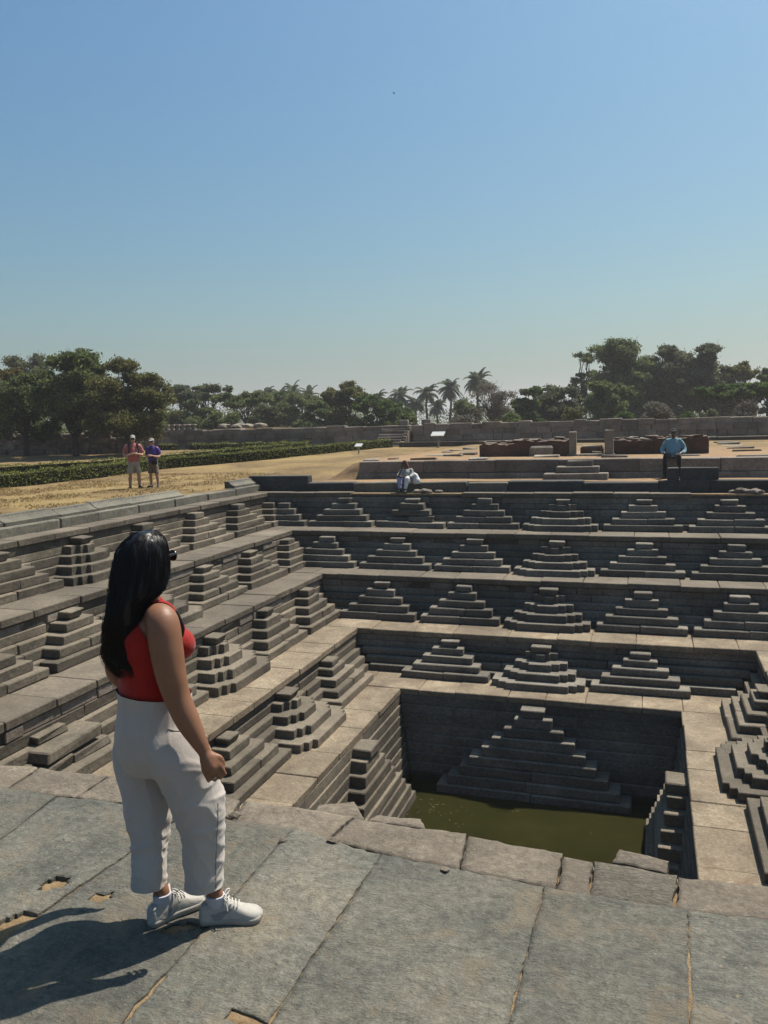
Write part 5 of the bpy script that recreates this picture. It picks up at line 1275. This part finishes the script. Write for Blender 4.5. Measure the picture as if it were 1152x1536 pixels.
# seated guard
Pg = Vector((on_y(1010, 690, YW).x, YW-.02, .875)); G = Fig('seated guard in light blue shirt, black trousers and dark cap on the low wall', Pg, (-.1, -1), 1.72)
mb = MB(); G.head(mb, (0, .06, .74)); G.limb(mb, [(0, .02, .56), (0, .04, .66)], [.06, .055])
for q in (-1, 1): G.limb(mb, [(.20*q, 0, .53), (.29*q, .0, .33), (.31*q, .06, .22), (.22*q, .30, .14), (.19*q, .36, .12)], [.05, .048, .045, .038, .028]); G.hand(mb, (.19*q, .36, .12), (-.3*q, .8, -.5))
fuse('body', mb, M['skin_dark'], G.o, .014, 2)
mb = MB(); k = G.k
loft(mb, [(G.at(0, .03, .04), G.r*.18*k, G.f*.15*k), (G.at(0, .05, .18), G.r*.20*k, G.f*.16*k), (G.at(0, .02, .38), G.r*.21*k, G.f*.13*k), (G.at(0, 0, .54), G.r*.17*k, G.f*.09*k), (G.at(0, .01, .60), G.r*.07*k, G.f*.07*k)], 20)
for q in (-1, 1): G.limb(mb, [(.17*q, 0, .53), (.25*q, -.01, .42), (.30*q, .0, .30), (.32*q, .05, .21), (.27*q, .2, .16)], [.065, .07, .065, .06, .052])
fuse('shirt', mb, M['shirt_blue'], G.o, .015, 2, lambda co, no: no*.014*noise.noise(co*10))
mb = MB(); loft(mb, [(G.at(0, 0, .0), G.r*.18*k, G.f*.13*k), (G.at(0, .02, .10), G.r*.18*k, G.f*.14*k)], 16)
for q in (-1, 1): G.limb(mb, [(.09*q, .02, .07), (.15*q, .28, .08), (.19*q, .44, .05), (.20*q, .46, -.20), (.20*q, .42, -.50)], [.085, .082, .075, .066, .06])
fuse('trousers', mb, M['black_cloth'], G.o, .015, 2)
for q in (-1, 1): G.shoe((.20*q, .42, (.27-.875)/G.k), (.2*q, 1), M['shoe_black'])
G.cap((0, .06, .76), M['black_cloth'])
# seated woman with the white bag
Ps_ = Vector((on_y(611, 716, YB+.55).x, YB+.52, .235)); G = Fig('woman in red headscarf and grey clothes crouched on the rim with a white bag', Ps_, (-.05, -1), 1.6)
mb = MB(); G.head(mb, (.02, .16, .66)); G.limb(mb, [(0, .08, .50), (.02, .13, .60)], [.055, .05]); k = G.k
G.limb(mb, [(.19, .05, .46), (.24, .16, .28), (.20, .34, .26), (.08, .30, .50)], [.05, .046, .04, .028]); G.hand(mb, (.08, .30, .50), (-.4, -.3, .8))
G.limb(mb, [(-.19, .05, .46), (-.25, .14, .28), (-.12, .36, .24), (.02, .40, .26)], [.05, .046, .04, .028]); G.hand(mb, (.02, .40, .26), (.8, .3, 0))
fuse('body', mb, M['skin_dark'], G.o, .014, 2)
mb = MB(); loft(mb, [(G.at(0, 0, .0), G.r*.19*k, G.f*.16*k), (G.at(0, .03, .2), G.r*.20*k, G.f*.17*k), (G.at(0, .07, .38), G.r*.20*k, G.f*.14*k), (G.at(0, .08, .50), G.r*.12*k, G.f*.09*k)], 18)
for q in (-1, 1): G.limb(mb, [(.17*q, .05, .46), (.24*q, .13, .30), (.20*q, .30, .25)], [.065, .065, .055])
fuse('blouse', mb, M['grey_cloth'], G.o, .015, 2, lambda co, no: no*.02*noise.noise(co*9))
for q, mt in ((1, 'lilac_cloth'), (-1, 'white_cloth')):
    mb = MB(); G.limb(mb, [(.09*q, .05, .08), (.13*q, .34, .20), (.13*q, .42, .10), (.10*q, .46, -.10)], [.095, .09, .08, .06]); fuse('trouser_leg', mb, M[mt], G.o, .015, 2, lambda co, no: no*.012*noise.noise(co*12))
    G.shoe((.10*q, .46, -.235/k), (.2*q, 1), M['shoe_black'], 'sandal')
mb = MB(); c = G.at(.02, .15, .68); ball(mb, c, G.r*.105*k, G.f*.115*k, Zv*.125*k, 14, 9); G.limb(mb, [(0, .06, .62), (-.02, .0, .50), (-.03, -.06, .36)], [.08, .08, .05])
hsf = fuse('headscarf', mb, M['scarf_red'], G.o, .013, 2, None, [(c+G.f*.055*k, (G.f-Zv*.15))])
bgm = MB(); loft(bgm, [(G.at(-.34, .06, .0), G.r*.12*k, G.f*.09*k), (G.at(-.33, .06, .14), G.r*.14*k, G.f*.11*k), (G.at(-.29, .06, .30), G.r*.10*k, G.f*.08*k), (G.at(-.25, .06, .38), G.r*.04*k, G.f*.04*k)], 18, None, 2.6)
bgo = fuse('cloth_bag', bgm, M['white_cloth'], None, .014, 2, lambda co, no: no*.022*noise.noise(co*8)); tag(bgo, 'plump white cloth bag resting on the rim beside the seated woman', 'bag')
# ================================================================== thin dry-season haze
m = bpy.data.materials.new('haze_air'); m.use_nodes = True; nth2 = m.node_tree; nth2.nodes.remove(nth2.nodes['Principled BSDF'])
pv = nth2.nodes.new('ShaderNodeVolumePrincipled'); pv.inputs['Color'].default_value = (.89, .86, .88, 1); pv.inputs['Density'].default_value = .0007; pv.inputs['Anisotropy'].default_value = .35
nth2.links.new(pv.outputs[0], nth2.nodes['Material Output'].inputs['Volume'])
hz = mesh('haze', boxv(-1600, 1600, -1000, 2600, ZW-2.2, 62), BOXF, m, loc=(0, 0, ZW-2.2)); tag(hz, 'thin pale dry season haze in the air', 'haze', kind='stuff')
